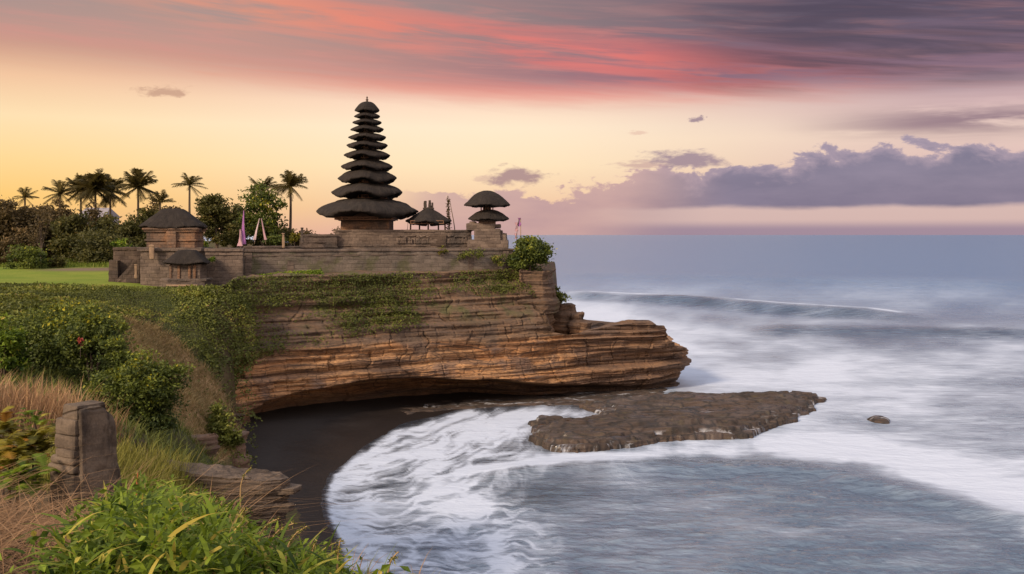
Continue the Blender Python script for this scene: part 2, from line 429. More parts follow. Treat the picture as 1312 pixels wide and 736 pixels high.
M['palm'] = leaf_mat('palm_leaves', (.05, .042, .012, 1), (.13, .095, .022, 1), (.20, .115, .03, 1), 0.4)
M['straw'] = leaf_mat('dry_straw', (.19, .11, .06, 1), (.44, .27, .14, 1), (.55, .38, .22, 1), 0.3, 0.7)
M['tan'] = leaf_mat('tan_grass', (.20, .145, .06, 1), (.40, .29, .13, 1), (.48, .36, .19, 1), 0.2, 0.7)
M['ygrass'] = leaf_mat('yellow_green_grass', (.08, .085, .015, 1), (.27, .25, .045, 1), (.36, .27, .12, 1), 0.3, 0.6)
M['lawngrass'] = leaf_mat('lawn_grass', (.07, .11, .012, 1), (.17, .21, .025, 1), (.25, .24, .05, 1), 0.3, 0.6)

def rock_mat(name='layered_rock', kind='cliff'):
    m, g, b = mat_new(name)
    p = g.pos(); x, y, z = g.sep(p)
    warp = g.noise(p, 0.12, 4, 0.55)
    zz = z + (warp - 0.5) * 1.6 + x * 0.02
    lay = g.noise(g.comb(x * 0.05, y * 0.05, zz * 1.5), 1.0, 6, 0.62, 0.2)
    fine = g.noise(g.comb(x * 0.16, y * 0.16, zz * 7.0), 1.0, 5, 0.65, 0.2)
    blot = g.noise(p, 0.35, 5, 0.6, 0.3)
    grain = g.noise(p, 5.0, 5, 0.65)
    vf = g.noise(g.comb(x * 0.4, y * 0.4, zz * 20.0), 1.0, 4, 0.7, 0.3)
    crk = g.vor(g.comb(x * 0.9 + warp * 2.0, y * 0.9, zz * 2.6), 1.0, 'DISTANCE_TO_EDGE')
    if kind == 'cliff':
        c = g.ramp(lay, [(0.22, (.055, .035, .026, 1)), (0.36, (.20, .105, .055, 1)), (0.46, (.34, .165, .068, 1)), (0.54, (.40, .225, .11, 1)), (0.62, (.22, .125, .075, 1)), (0.75, (.30, .175, .10, 1))])
        c = g.mix(g.sstep(fine, 0.50, 0.36) * 0.80, c, (.055, .034, .026, 1))
        c = g.mix(g.sstep(fine, 0.56, 0.70) * 0.5, c, (.42, .25, .12, 1))
        c = g.mix(g.sstep(blot, 0.52, 0.66) * 0.62, c, (.12, .088, .080, 1))
        c = g.mix(g.sstep(vf, 0.5, 0.34) * 0.75, c, (.050, .032, .026, 1))
        c = g.mix(g.sstep(crk, 0.07, 0.0) * 0.7 * g.sstep(blot, .35, .55), c, (.045, .03, .024, 1))
        # bare iron-stained band low on the face, greyer rock above and out on the tongue
        ob = g.sstep(zz, 1.2, 2.6) * g.sstep(zz, 7.2, 5.2)
        hi = g.sstep(z + (blot - 0.5) * 3.2 + (lay - .5) * 2.0, 4.3, 6.3)
        c = g.mix(hi * 0.80, c, g.mix(fine, (.045, .033, .027, 1), (.125, .088, .062, 1)))
        c = g.mix(g.sstep(x + (blot - .5) * 8, 1.5, 8) * 0.60, c, g.mix(fine, (.048, .034, .030, 1), (.155, .10, .072, 1)))
        moss = g.sstep(g.noise(p, 0.5, 5, 0.6), 0.5, 0.66) * g.sstep(z, 6.2, 8.2)
        c = g.mix(moss * 0.85, c, (.060, .066, .022, 1))
        wet = g.sstep(z + (blot - 0.5) * 0.8, 1.5, 0.55)
        c = g.mix(wet * 0.75, c, (.036, .024, .020, 1))
    elif kind == 'reef':
        c = g.ramp(fine, [(0.3, (.016, .010, .008, 1)), (0.55, (.042, .027, .020, 1)), (0.75, (.09, .06, .045, 1))])
        c = g.mix(g.sstep(blot, 0.5, 0.66) * 0.6, c, (.070, .050, .040, 1))
        weed = g.sstep(g.noise(p, 0.9, 4, 0.6), 0.55, 0.68)
        c = g.mix(weed * 0.25, c, (.075, .062, .025, 1))
    elif kind == 'grey':
        c = g.ramp(fine, [(0.3, (.030, .022, .018, 1)), (0.52, (.080, .060, .047, 1)), (0.75, (.17, .13, .10, 1))])
        c = g.mix(g.sstep(blot, 0.5, 0.66) * 0.5, c, (.16, .12, .09, 1))
    else:
        c = g.ramp(blot, [(0.3, (.055, .036, .028, 1)), (0.55, (.13, .082, .058, 1)), (0.75, (.19, .125, .09, 1))])
    if kind == 'reef':
        ck = g.vor(g.comb(x * .45 + y * .2, y * 1.1 - x * .12, warp * 3), 1.0, 'DISTANCE_TO_EDGE')
        c = g.mix(g.sstep(ck, .09, .0) * .85, c, (.012, .009, .008, 1))
        ws = g.noise(g.comb(x * .30, y * 1.3, 5.0), 1.0, 6, .66, .8)
        c = g.mix(g.sstep(ws, .55, .66) * g.sstep(z, .75, .35) * .8, c, (.40, .42, .47, 1))
    if kind == 'cliff':
        dk = g.noise(g.comb(x * .07, y * .07, zz * .75), 1.0, 4, .6, .4)
        c = g.mix(g.sstep(dk, .52, .64) * .62, c, (.060, .042, .036, 1))
    c = g.mix(0.35, c, g.ramp(grain, [(0.3, (.25, .25, .25, 1)), (0.7, (.8, .8, .8, 1))]), 'OVERLAY')
    g.put(b.inputs['Base Color'], c)
    if kind == 'grey':
        g40 = g.noise(p, 42.0, 4, .7)
        lam = g.noise(g.comb(x * .5, y * .5, zz * 34.0), 1.0, 4, .7)
        c = g.mix(g.sstep(lam, .52, .38) * .8, c, (.03, .022, .018, 1))
        c = g.mix(.45, c, g.ramp(g40, [(0.3, (.2, .2, .2, 1)), (0.7, (.85, .85, .85, 1))]), 'OVERLAY')
        grain = grain + g40 * .7 + lam * 1.2
        g.put(b.inputs['Base Color'], c)
    h = fine * 0.5 + grain * 0.25 + lay * 0.4 + vf * 0.22
    k = {'cliff': .32, 'reef': .12, 'grey': .08}.get(kind, .12)
    if kind != 'reef': g.put(b.inputs['Normal'], g.bump(h, 0.9, k))
    if kind == 'reef':
        wm = g.sstep(g.noise(g.comb(x * .14 + y * .03, y * .55, 3.0), 1.0, 5, .62, .3), .55, .62) * g.sstep(z, .2, .35)
        g.put(b.inputs['Normal'], g.bump(h, 0.9 * (1.0 - wm * .92), k))
        g.put(b.inputs['Roughness'], g.sstep(blot, 0.45, 0.66, 0.85, 0.5) * (1.0 - wm * .88))
    else:
        b.inputs['Roughness'].default_value = 0.85
    b.inputs['Specular IOR Level'].default_value = 0.5 if kind == 'reef' else 0.3
    return m
M['cliff'] = rock_mat('layered_cliff_rock', 'cliff')
M['reef'] = rock_mat('wet_reef_rock', 'reef')
M['ledge'] = rock_mat('grey_layered_rock', 'grey')
M['redrock'] = rock_mat('earthy_rock', 'earth')

def ground_mat():
    m, g, b = mat_new('ground_earth')
    p = g.pos()
    a = g.noise(p, 0.6, 6, 0.6); s = g.noise(p, 6.0, 5, 0.6); q = g.noise(p, 30.0, 3, 0.6)
    c = g.ramp(a, [(0.3, (.038, .028, .016, 1)), (0.5, (.075, .055, .03, 1)), (0.7, (.06, .06, .022, 1))])
    c = g.mix(g.attr('tan') * g.sstep(s, 0.2, 0.5), c, (.32, .215, .115, 1))
    c = g.mix(g.attr('green') * g.sstep(a, 0.2, 0.6), c, (.040, .050, .016, 1))
    lawn = g.mix(g.sstep(g.noise(p, 0.25, 5, 0.6), 0.35, 0.65), (.115, .165, .018, 1), (.165, .195, .028, 1))
    lawn = g.mix(g.sstep(s, 0.4, 0.7) * 0.4, lawn, (.08, .12, .015, 1))
    c = g.mix(g.attr('lawn'), c, lawn)
    c = g.mix(g.attr('path'), c, (.15, .105, .085, 1))
    g.put(b.inputs['Base Color'], c)
    g.put(b.inputs['Normal'], g.bump(s * 0.6 + q * 0.3, 0.7, 0.08))
    b.inputs['Roughness'].default_value = 0.95; b.inputs['Specular IOR Level'].default_value = 0.15
    return m
def sand_mat():
    m, g, b = mat_new('black_sand')
    p = g.pos(); x, y, z = g.sep(p)
    a = g.noise(p, 0.25, 5, 0.6); q = g.noise(p, 14.0, 4, 0.65); rp = g.noise(g.comb(x * .5 + y * .4, y * 1.6 - x * .8, 0.0), 1.2, 4, .6, .5)
    wet = g.sstep(z + (a - .5) * 0.25, 0.42, 0.12)
    c = g.mix(a, (.016, .012, .011, 1), (.030, .023, .020, 1))
    c = g.mix(wet * 0.5, c, (.012, .010, .010, 1))
    g.put(b.inputs['Base Color'], c)
    g.put(b.inputs['Roughness'], 0.88 - wet * 0.5)
    g.put(b.inputs['Normal'], g.bump(q * 0.3 + a + rp * .8, 0.5, 0.06))
    b.inputs['Specular IOR Level'].default_value = 0.25
    return m
def stone_mat(name, c0, c1, c2, course=0.28, brick=0.55, moss=0.0, orange=0.0, jn=0.3):
    m, g, b = mat_new(name)
    p = g.pos(); x, y, z = g.sep(p)
    wob = g.noise(p, 1.3, 3, 0.5)
    u = x * 0.8 + y * 0.6
    row = g.m('FLOOR', z * (1 / course))
    fz = g.m('FRACT', z * (1 / course) + (wob - 0.5) * 0.16)
    shift = g.m('FRACT', row * 0.377) * brick
    fu = g.m('FRACT', (u + shift) * (1 / brick) + (wob - .5) * 0.1)
    jz = g.m('MINIMUM', fz, 1.0 - fz) * course
    ju = g.m('MINIMUM', fu, 1.0 - fu) * brick
    joint = g.sstep(g.m('MINIMUM', jz, ju), 0.0, 0.035)
    bid = g.noise(g.comb(g.m('FLOOR', (u + shift) * (1 / brick)), row, 3.3), 7.31, 0, 0.5)
    st = g.noise(p, 0.45, 5, 0.62, 0.3); gr = g.noise(p, 7.0 if course < 2 else 30.0, 6, 0.7)
    if course > 2: st = g.noise(g.comb(x * 3.0, y * 3.0, z * .9), 1.0, 6, .65, .3)
    c = g.mix(g.sstep(bid, 0.3, 0.7), c0, c1)
    c = g.mix(g.sstep(st, 0.46, 0.66), c, c2)
    if orange: c = g.mix(g.sstep(g.noise(p, 0.8, 4, 0.6), 0.45, 0.62) * orange, c, (.33, .16, .075, 1))
    c = g.mix((1.0 - joint) * jn * g.sstep(st, 0.3, 0.6), c, (.022, .017, .014, 1))
    hb = g.noise(g.comb(x * .7, y * .7, z * 4.0), 1.0, 5, .65)
    c = g.mix(g.sstep(hb, .50, .34) * .5, c, (.038, .028, .023, 1))
    if moss: c = g.mix(g.sstep(g.noise(p, 0.7, 5, 0.6), 0.48, 0.64) * moss, c, (.070, .072, .035, 1))
    c = g.mix(0.4, c, g.ramp(gr, [(0.3, (.25, .25, .25, 1)), (0.7, (.78, .78, .78, 1))]), 'OVERLAY')
    g.put(b.inputs['Base Color'], c)
    g.put(b.inputs['Normal'], g.bump(joint * 0.5 + gr * 0.3 + st * 0.4, 0.8, 0.05))
    b.inputs['Roughness'].default_value = 0.9; b.inputs['Specular IOR Level'].default_value = 0.2
    return m
M['stone'] = stone_mat('old_temple_stone', (.105, .080, .066, 1), (.15, .115, .094, 1), (.070, .058, .052, 1))
M['mossstone'] = stone_mat('mossy_wall_stone', (.115, .095, .080, 1), (.15, .125, .105, 1), (.080, .074, .064, 1), 0.34, 0.9, 0.7, 0, .25)
M['brickstone'] = stone_mat('brick_shrine_stone', (.11, .075, .056, 1), (.155, .10, .07, 1), (.070, .054, .046, 1), 0.22, 0.5, 0.0, 0.35)
M['darkstone'] = stone_mat('dark_ruin_stone', (.060, .044, .036, 1), (.09, .066, .052, 1), (.045, .035, .030, 1), 0.3, 0.6)
M['pillarstone'] = stone_mat('weathered_pillar_stone', (.085, .066, .051, 1), (.145, .112, .086, 1), (.042, .033, .027, 1), 3.0, 5.0)
def thatch_mat():
    m, g, b = mat_new('dark_thatch')
    p = g.pos(); x, y, z = g.sep(p)
    u = g.m('ARCTAN2', *g.sep(g.obj())[:2])
    f = g.noise(g.comb(u * 40.0, z * 1.2, 0.0), 1.0, 5, 0.7)
    s = g.noise(p, 2.2, 5, 0.65); lay = g.noise(g.comb(x * .3, y * .3, z * 7.0), 1.0, 3, 0.6)
    c = g.ramp(f, [(0.3, (.011, .009, .008, 1)), (0.6, (.026, .021, .019, 1)), (0.8, (.048, .039, .033, 1))])
    c = g.mix(g.sstep(s, 0.48, 0.68) * 0.6, c, (.036, .029, .024, 1))
    g.put(b.inputs['Base Color'], c)
    g.put(b.inputs['Normal'], g.bump(f * 0.6 + s * 0.5 + lay * 0.35, 0.9, 0.10))
    b.inputs['Roughness'].default_value = 0.9; b.inputs['Specular IOR Level'].default_value = 0.2
    return m
M['thatch'] = thatch_mat()
def plain(name, c, rough=0.7, var=0.35, scale=6.0):
    m, g, b = mat_new(name)
    n = g.noise(g.pos(), scale, 4, 0.6)
    g.put(b.inputs['Base Color'], g.mix(n, tuple(v * (1 - var) for v in c[:3]) + (1,), tuple(min(1, v * (1 + var)) for v in c[:3]) + (1,)))
    b.inputs['Roughness'].default_value = rough; b.inputs['Specular IOR Level'].default_value = 0.3
    g.put(b.inputs['Normal'], g.bump(n, 0.4, 0.02))
    return m
M['wood'] = plain('carved_wood', (.15, .080, .045), 0.7)
M['darkwood'] = plain('dark_wood', (.07, .045, .032), 0.75)
M['bark'] = plain('bark', (.075, .055, .042), 0.9)
M['purple'] = plain('purple_cloth', (.25, .10, .27), 0.8, 0.25, 3.0)
M['pinkcloth'] = plain('faded_pink_cloth', (.36, .22, .25), 0.8, 0.25, 3.0)
M['whitecloth'] = plain('white_cloth', (.46, .35, .37), 0.8, 0.2, 3.0)
M['ochre'] = plain('ochre_stone', (.24, .165, .11), 0.85)
M['hole'] = plain('dark_opening', (.012, .010, .009), 0.9)
M['pale'] = plain('pale_plaster', (.34, .31, .34), 0.8, 0.12, 1.0)
M['roofgrey'] = plain('grey_roof', (.22, .20, .22), 0.7, 0.2)
M['red'] = plain('red_blossom', (.20, .02, .015), 0.6)
M['bamboo'] = plain('bamboo_pole', (.10, .07, .045), 0.6)

# ================================================================== LEAVES, BLADES, TUBES
def leaf_mesh(name, pos, size, rng, up=0.35, aspect=2.2, tint=None, nrm=None):
    n = len(pos); pos = np.asarray(pos, float)
    a = rng.normal(size=(n, 3)); a[:, 2] = a[:, 2] * 0.7 - 0.1
    a /= np.linalg.norm(a, axis=1, keepdims=True) + 1e-9
    ref = rng.normal(size=(n, 3)) * 0.9 + np.array([0, -0.35, up * 2])
    if nrm is not None: ref = rng.normal(size=(n, 3)) * 0.55 + nrm
    b = np.cross(a, ref); b /= np.linalg.norm(b, axis=1, keepdims=True) + 1e-9
    L = (np.asarray(size) * rng.uniform(0.65, 1.35, n))[:, None]; W = L / aspect
    c = np.cross(b, a)
    v0 = pos; v1 = pos + a * L * 0.45 + b * W * 0.5 + c * L * 0.06; v2 = pos + a * L - c * L * 0.10; v3 = pos + a * L * 0.45 - b * W * 0.5 + c * L * 0.06
    V = np.stack([v0, v1, v2, v3], 1).reshape(-1, 3)
    t = rng.random(n) if tint is None else tint
    return mesh_np(name, V, np.arange(n * 4).reshape(n, 4), {'tint': np.repeat(np.clip(t, 0, 1), 4)}, False)
def blob_points(blobs, n, rng, clumps=60, spread=0.16, shell=0.75):
    B = np.array(blobs, float); wts = (B[:, 3] * B[:, 4] + B[:, 4] * B[:, 5] + B[:, 3] * B[:, 5]); wts /= wts.sum()
    ci = rng.choice(len(B), clumps, p=wts)
    dv = rng.normal(size=(clumps, 3)); dv /= np.linalg.norm(dv, axis=1, keepdims=True)
    rad = rng.uniform(shell, 1.0, (clumps, 1)) * np.where(rng.random((clumps, 1)) < 0.25, rng.uniform(0.2, 1, (clumps, 1)), 1)
    cc = B[ci, :3] + dv * B[ci, 3:6] * rad
    k = rng.integers(0, clumps, n)
    sp = spread * B[ci[k], 3:6].mean(1, keepdims=True) * rng.uniform(0.5, 1.5, (clumps, 1))[k]
    pts = cc[k] + rng.normal(size=(n, 3)) * sp * np.array([1.15, 1.15, 0.75])
    ct = rng.normal(0.42, 0.17, clumps)[k]
    return pts, ct, cc[k]
def blades(name, base, height, rng, width=0.012, lean=0.5, droop=0.6, seg=4, dirs=None, tint=None, tiptint=0.0):
    n = len(base); base = np.asarray(base, float)
    th = rng.uniform(0, 2 * math.pi, n)
    dv = np.stack([np.cos(th), np.sin(th), np.zeros(n)], 1) if dirs is None else dirs
    h = np.asarray(height) * rng.uniform(0.6, 1.25, n)
    ln = np.abs(rng.normal(lean, lean * 0.5, n)); dr = np.abs(rng.normal(droop, droop * 0.5, n))
    side = np.stack([-dv[:, 1], dv[:, 0], np.zeros(n)], 1)
    tw = rng.normal(0, 0.6, n)
    side = side * np.cos(tw)[:, None] + dv * np.sin(tw)[:, None]
    V = []; T = []
    t0 = rng.random(n) if tint is None else tint
    for s in range(seg + 1):
        t = s / seg
        out = (ln * t + dr * 0.5 * t * t) * h; z = h * (t - dr * 0.45 * t * t * t)
        c = base + dv * out[:, None]; c[:, 2] += z
        prof = (0.6 + 1.6 * t) if t < 0.25 else (1.0 - ((t - 0.25) / 0.75) ** 1.6)
        w = np.asarray(width) * max(prof, 0.04) * 0.5
        V += [c - side * np.reshape(w, (-1, 1)), c + side * np.reshape(w, (-1, 1))]
        T += [np.clip(t0 + tiptint * t, 0, 1)] * 2
    V = np.stack(V, 1).reshape(-1, 3); T = np.stack(T, 1).reshape(-1)
    k = 2 * (seg + 1); b0 = np.arange(n)[:, None] * k
    Fq = np.concatenate([np.stack([b0[:, 0] + 2 * s, b0[:, 0] + 2 * s + 1, b0[:, 0] + 2 * s + 3, b0[:, 0] + 2 * s + 2], 1) for s in range(seg)])
    return mesh_np(name, V, Fq, {'tint': T}, True)
def tube_arrays(pts, rad, ns=8):
    pts = np.array(pts, float); n = len(pts)
    rad = np.broadcast_to(np.asarray(rad, float), (n,))
    tg = np.gradient(pts, axis=0); tg /= np.linalg.norm(tg, axis=1, keepdims=True) + 1e-9
    ref = np.array([1.0, 0.13, 0.07]) if abs(tg[0][0]) < 0.9 else np.array([0.0, 1.0, 0.1])
    u = np.cross(tg, ref); u /= np.linalg.norm(u, axis=1, keepdims=True); v = np.cross(tg, u)
    a = np.linspace(0, 2 * math.pi, ns, endpoint=False)
    V = pts[:, None] + rad[:, None, None] * (u[:, None] * np.cos(a)[None, :, None] + v[:, None] * np.sin(a)[None, :, None])
    return V.reshape(-1, 3), grid_faces(n, ns, True)
def join_arrays(parts):
    V = []; Fq = []; o = 0
    for v, f in parts: V.append(v); Fq.append(f + o); o += len(v)
    return np.concatenate(V), np.concatenate(Fq)
def tubes(name, lst, ns=8):
    V, Fq = join_arrays([tube_arrays(p, r, ns) for p, r in lst])
    return mesh_np(name, V, Fq)
def rbox_arrays(w, dd, h, res=0.12, bev=0.05, amp=0.02, fr=1.6, taper=0.0, seed=0, cx=0, cy=0, z0=0, lean=0.0):
    """a rough stone block: all six sides finely divided, edges rounded, surface worn by noise; base at z0"""
    parts = []
    dims = np.array([w, dd, h]) / 2
    for ax in range(3):
        for sg in (-1, 1):
            i, j = [k for k in range(3) if k != ax]
            ni = max(3, int(dims[i] * 2 / res)); nj = max(3, int(dims[j] * 2 / res))
            ni, nj = min(ni, 120), min(nj, 60)
            A, B = np.meshgrid(np.linspace(-1, 1, ni), np.linspace(-1, 1, nj), indexing='ij')
            Pn = np.zeros((ni, nj, 3)); Pn[..., ax] = sg * dims[ax]; Pn[..., i] = A * dims[i]; Pn[..., j] = B * dims[j]
            inner = np.clip(Pn, -(dims - bev), dims - bev); dv = Pn - inner
            L = np.linalg.norm(dv, axis=-1, keepdims=True); Pn = inner + dv / np.maximum(L, 1e-9) * np.minimum(L, bev)
            nrm = dv / np.maximum(L, 1e-9)
            ps = Pn + np.array([cx * 3.1 + seed * 5.7, cy * 2.3, z0 * 1.7])
            k = amp * (fbm(ps[..., 0] * fr, ps[..., 1] * fr, ps[..., 2] * fr, seed, 4) * 1.3 + 0.5 * fbm(ps[..., 0] * fr * 4, ps[..., 1] * fr * 4, ps[..., 2] * fr * 4, seed + 5, 2))
            Pn = Pn + nrm * k[..., None]
            tz = (Pn[..., 2] / h + 0.5)
            Pn[..., 0] *= 1 - taper * tz; Pn[..., 1] *= 1 - taper * tz
            Pn[..., 0] += lean * tz
            Fq = grid_faces(ni, nj)
            flip = (sg > 0) ^ (ax == 1)
            parts.append((Pn.reshape(-1, 3) + np.array([cx, cy, z0 + h / 2]), Fq if not flip else Fq[:, ::-1]))
    return join_arrays(parts)
def rbox(name, *a, **k):
    V, Fq = rbox_arrays(*a, **k); return mesh_np(name, V, Fq)

# ================================================================== CLIFF
def strata(s, z, seed=0):
    """how far each rock layer sticks out, by position along the face and height"""
    zz = z + 0.45 * fbm(s * 0.03, z * 0.05, 0, seed + 1, 3) + 0.10 * fbm(s * 0.22, z * 0.3, 0, seed + 2, 3)
    r = 0
    for h, a, sf in ((1.25, 0.42, 0.06), (0.46, 0.24, 0.14), (0.17, 0.12, 0.30)):
        k = np.floor(zz / h); fr = zz / h - k
        v0 = vnoise(s * sf, k * 7.3, 0, seed + 3); v1 = vnoise(s * sf, (k + 1) * 7.3, 0, seed + 3)
        e = sst(fr, 0.72, 1.0)
        r = r + a * ((v0 * (1 - e) + v1 * e) + 0.25 * (fr - 0.5))
    for h, a, ln in ((1.25, 0.34, 3.2), (0.46, 0.16, 1.3)):
        k = np.floor(zz / h); sh = _h(k, k * 0, k * 0, seed + 40) * ln * 3 + 0.3 * ln * fbm(s * .3, zz * .8, 0, seed + 41, 2)
        c = np.floor((s + sh) / ln); fr = (s + sh) / ln - c; fz = zz / h - k
        v = _h(k, c, k * 0, seed + 42) - .5
        r = r + a * v - a * .55 * np.exp(-(np.minimum(fr, 1 - fr) * ln / .07) ** 2) * (_h(k, c, k * 0, seed + 43) > .45) - a * .35 * np.exp(-(np.minimum(fz, 1 - fz) * h / .05) ** 2)
    r = r + 0.45 * fbm(s * 0.09, z * 0.5, 0, seed + 14, 3)
    r = r + 0.16 * fbm(s * 0.7, z * 1.6, 0, seed + 9, 4) + 0.35 * fbm(s * 0.12, z * 0.22, 0, seed + 12, 3)
    return r
CL = {}
def build_cliff():
    # lip stations: photo column, distance, lip height, cave depth, top height
    ST = np.array([
        # px    Y    zl   cave  top
        (292, 68.5, 1.3, 0.6, 9.4), (312, 69.5, 1.6, 0.8, 10.3), (336, 70.4, 2.0, 1.5, 10.8), (345, 71, 2.2, 3.6, 10.8), (400, 73.0, 2.6, 5.6, 10.8), (480, 75.4, 2.85, 6.6, 10.8),
        (560, 77.8, 2.6, 7.0, 10.8), (640, 80.3, 2.1, 6.4, 10.9), (690, 82.0, 1.8, 4.0, 10.9), (703, 82.5, 1.7, 3.6, 10.9), (706.5, 82.7, 1.65, 3.5, 8.6),
        (712, 82.9, 1.6, 3.4, 5.75), (730, 83.6, 1.5, 3.0, 5.45), (770, 85, 1.25, 2.2, 5.85), (800, 86, 1.05, 1.6, 6.15), (811, 86.4, 1.0, 1.5, 6.2), (812.5, 86.45, 1.0, 1.5, 6.5), (834, 87.2, 0.95, 1.2, 6.42), (836, 87.3, 0.95, 1.2, 6.0), (848.5, 88.0, 0.95, 1.0, 5.9),
        (850, 88.2, 0.95, 1.0, 4.6), (858, 89, 0.95, 1.0, 4.25), (876, 90.2, 0.95, 1.0, 3.5)])
    Xs = (ST[:, 0] - 656) / F * ST[:, 1]
    pts = [(x, y) for x, y in zip(Xs, ST[:, 1])] + [(16.3, 92.0), (15.6, 95), (13, 99), (8, 103), (2, 106), (-6, 108)]
    zl = list(ST[:, 2]) + [.9, .8, .8, .8, .8, .8]; cv = list(ST[:, 3]) + [1, .8, .6, .6, .6, .6]; tp = list(ST[:, 4]) + [3.6, 4.2, 5.0, 5.2, 8.6, 10.8]
    pts = np.array(pts); L = np.concatenate([[0], np.cumsum(np.hypot(*np.diff(pts, axis=0).T))])
    ns = 900
    sfine = np.concatenate([np.linspace(0, L[22], 760), np.linspace(L[22], L[-1], 141)[1:]])
    px_ = np.interp(sfine, L, pts[:, 0]); py_ = np.interp(sfine, L, pts[:, 1])
    ker = np.hanning(61); ker /= ker.sum()
    sm = lambda a, k=ker: np.convolve(np.pad(a, len(k) // 2, mode='edge'), k, 'valid')
    xs, ys = sm(px_), sm(py_)
    tx, ty = np.gradient(xs), np.gradient(ys); l = np.hypot(tx, ty); nx, ny = ty / l, -tx / l          # outward (towards -Y on the front)
    zl = sm(np.interp(sfine, L, zl)); cv = sm(np.interp(sfine, L, cv), np.hanning(21) / np.hanning(21).sum())
    tp = sm(np.interp(sfine, L, tp), np.hanning(7) / np.hanning(7).sum())
    s = sfine
    nv, nc = 230, 40
    t = np.linspace(0, 1, nv)[:, None]
    zc_ = np.minimum(4.4, tp * 0.86)[None]
    z = np.where(t < 0.55, -1.2 + (zc_ + 1.2) * t / 0.55, zc_ + (tp[None] - zc_) * (t - 0.55) / 0.45)
    S = np.broadcast_to(s[None], z.shape)
    # setback up the face
    setb = np.interp(z, [0, 2.5, 5.5, 6.6, 8.2, 9.6, 10.9], [0, 0.1, 0.8, 1.6, 3.1, 3.9, 4.4])
    setb = setb * np.interp(px_, [-20, -17, 2, 6, 20], [0.6, 1.0, 0.95, 0.55, 0.4])[None]
    lip = zl[None] + 0.25 * fbm(S * 0.15, 0, 0, 77, 3)
    cave = cv[None] * (1 - sst(z, lip - 0.9, lip + 0.03)) ** 0.8
    # shelves inside the cave
    cave = cave - 1.1 * np.exp(-((z - (lip - 1.1)) / 0.35) ** 2) * sst(S, 6, 22) * (1 - sst(S, 22, 32)) * 0.8
    off = -setb - cave + strata(S, z, 3) * np.interp(z, [0, 1, 3], [0.6, 0.9, 1.0]) * (1 + .45 * sst(px_, 9.5, 13))[None]
    base_spread = 0.9 * np.exp(-np.clip(z, 0, None) / 0.4)
    off = off + base_spread
    Xf = xs[None] + nx[None] * off; Yf = ys[None] + ny[None] * off
    # cap running back from the edge
    spx = np.where(s < L[9], xs + 1.5, np.interp(s, [L[9], L[15], L[20], L[23], L[26], L[28]], [xs[np.searchsorted(s, L[9])] + 1.5, 6.0, 9.5, 9.5, 5, -6]))
    spy = np.where(s < L[9], ys + 22, np.interp(s, [L[9], L[11], L[20], L[23], L[26], L[28]], [ys[np.searchsorted(s, L[9])] + 22, 96.5, 96.5, 96.5, 98, 102]))
    u = (np.linspace(0, 1, nc + 1)[1:] ** 1.5)[:, None]
    Xc = Xf[-1][None] * (1 - u) + spx[None] * u; Yc = Yf[-1][None] * (1 - u) + spy[None] * u
    Zc = tp[None] + np.where(s > L[10], -1.6 * u, 0.22 * u ** 0.5) + 0.25 * fbm(Xc * 0.4, Yc * 0.4, 0, 60, 4) * sst(u, 0, 0.1) + 0 * Xc
    V = np.concatenate([np.stack([Xf, Yf, z], -1), np.stack([Xc, Yc, Zc], -1)]).reshape(-1, 3)
    CL.update(X=Xf, Y=Yf, Z=z, S=S, nx=nx, ny=ny, tp=tp)
    return mesh_np('cliff', V, grid_faces(nv + nc, len(s)))
struct(link('cliff', build_cliff(), M['cliff']), label='layered orange and brown sea cliff with hollow beneath')

# a ring of layered rock with its own outline, height and worn top
def strata_rock(name, outline, z0, z1, mat, seed=0, n=260, nv=40, amp=0.3, topfn=None, tilt=(0, 0), under=0.0, ncap=24, sfreq=1.0):
    o = np.array(outline + [outline[0]], float)
    if ((o[:-1, 0] * o[1:, 1] - o[1:, 0] * o[:-1, 1]).sum()) < 0: o = o[::-1]
    L = np.concatenate([[0], np.cumsum(np.hypot(*np.diff(o, axis=0).T))]); s = np.linspace(0, L[-1], n, endpoint=False)
    xs = np.interp(s, L, o[:, 0]); ys = np.interp(s, L, o[:, 1])
    k = np.hanning(7); k /= k.sum()
    xs = np.convolve(np.concatenate([xs[-3:], xs, xs[:3]]), k, 'valid'); ys = np.convolve(np.concatenate([ys[-3:], ys, ys[:3]]), k, 'valid')
    tx = np.roll(xs, -1) - np.roll(xs, 1); ty = np.roll(ys, -1) - np.roll(ys, 1); l = np.hypot(tx, ty) + 1e-9; nx, ny = ty / l, -tx / l
    cx, cy = xs.mean(), ys.mean()
    t = np.linspace(0, 1, nv)[:, None]
    top = lambda x, y: z1 + tilt[0] * (x - cx) + tilt[1] * (y - cy) + (topfn(x, y) if topfn else 0)
    ztop = top(xs, ys)[None]
    z = z0 + (ztop - z0) * t
    off = amp * strata(xs[None] * 0.9 * sfreq + ys[None] * 0.7 * sfreq, z * sfreq + seed * 3.7, seed) - under * np.clip(1 - t * 1.6, 0, 1) ** 2
    Xf = xs[None] + nx[None] * off; Yf = ys[None] + ny[None] * off
    u = (np.linspace(0, 1, ncap + 1)[1:])[:, None]
    Xc = Xf[-1][None] * (1 - u) + cx * u; Yc = Yf[-1][None] * (1 - u) + cy * u
    Zc = top(Xc, Yc) + amp * 0.45 * fbm(Xc * sfreq, Yc * sfreq * 1.6, 0, seed + 30, 4) * sst(u, 0, 0.15)
    V = np.concatenate([np.stack([Xf, Yf, z], -1), np.stack([Xc, Yc, Zc], -1)]).reshape(-1, 3)
    me = mesh_np(name, V, grid_faces(nv + ncap, n, True))
    return link(name, me, mat)

def refl(pts): return [tuple(PZ(a, b, 0.0)[:2]) for a, b in pts]
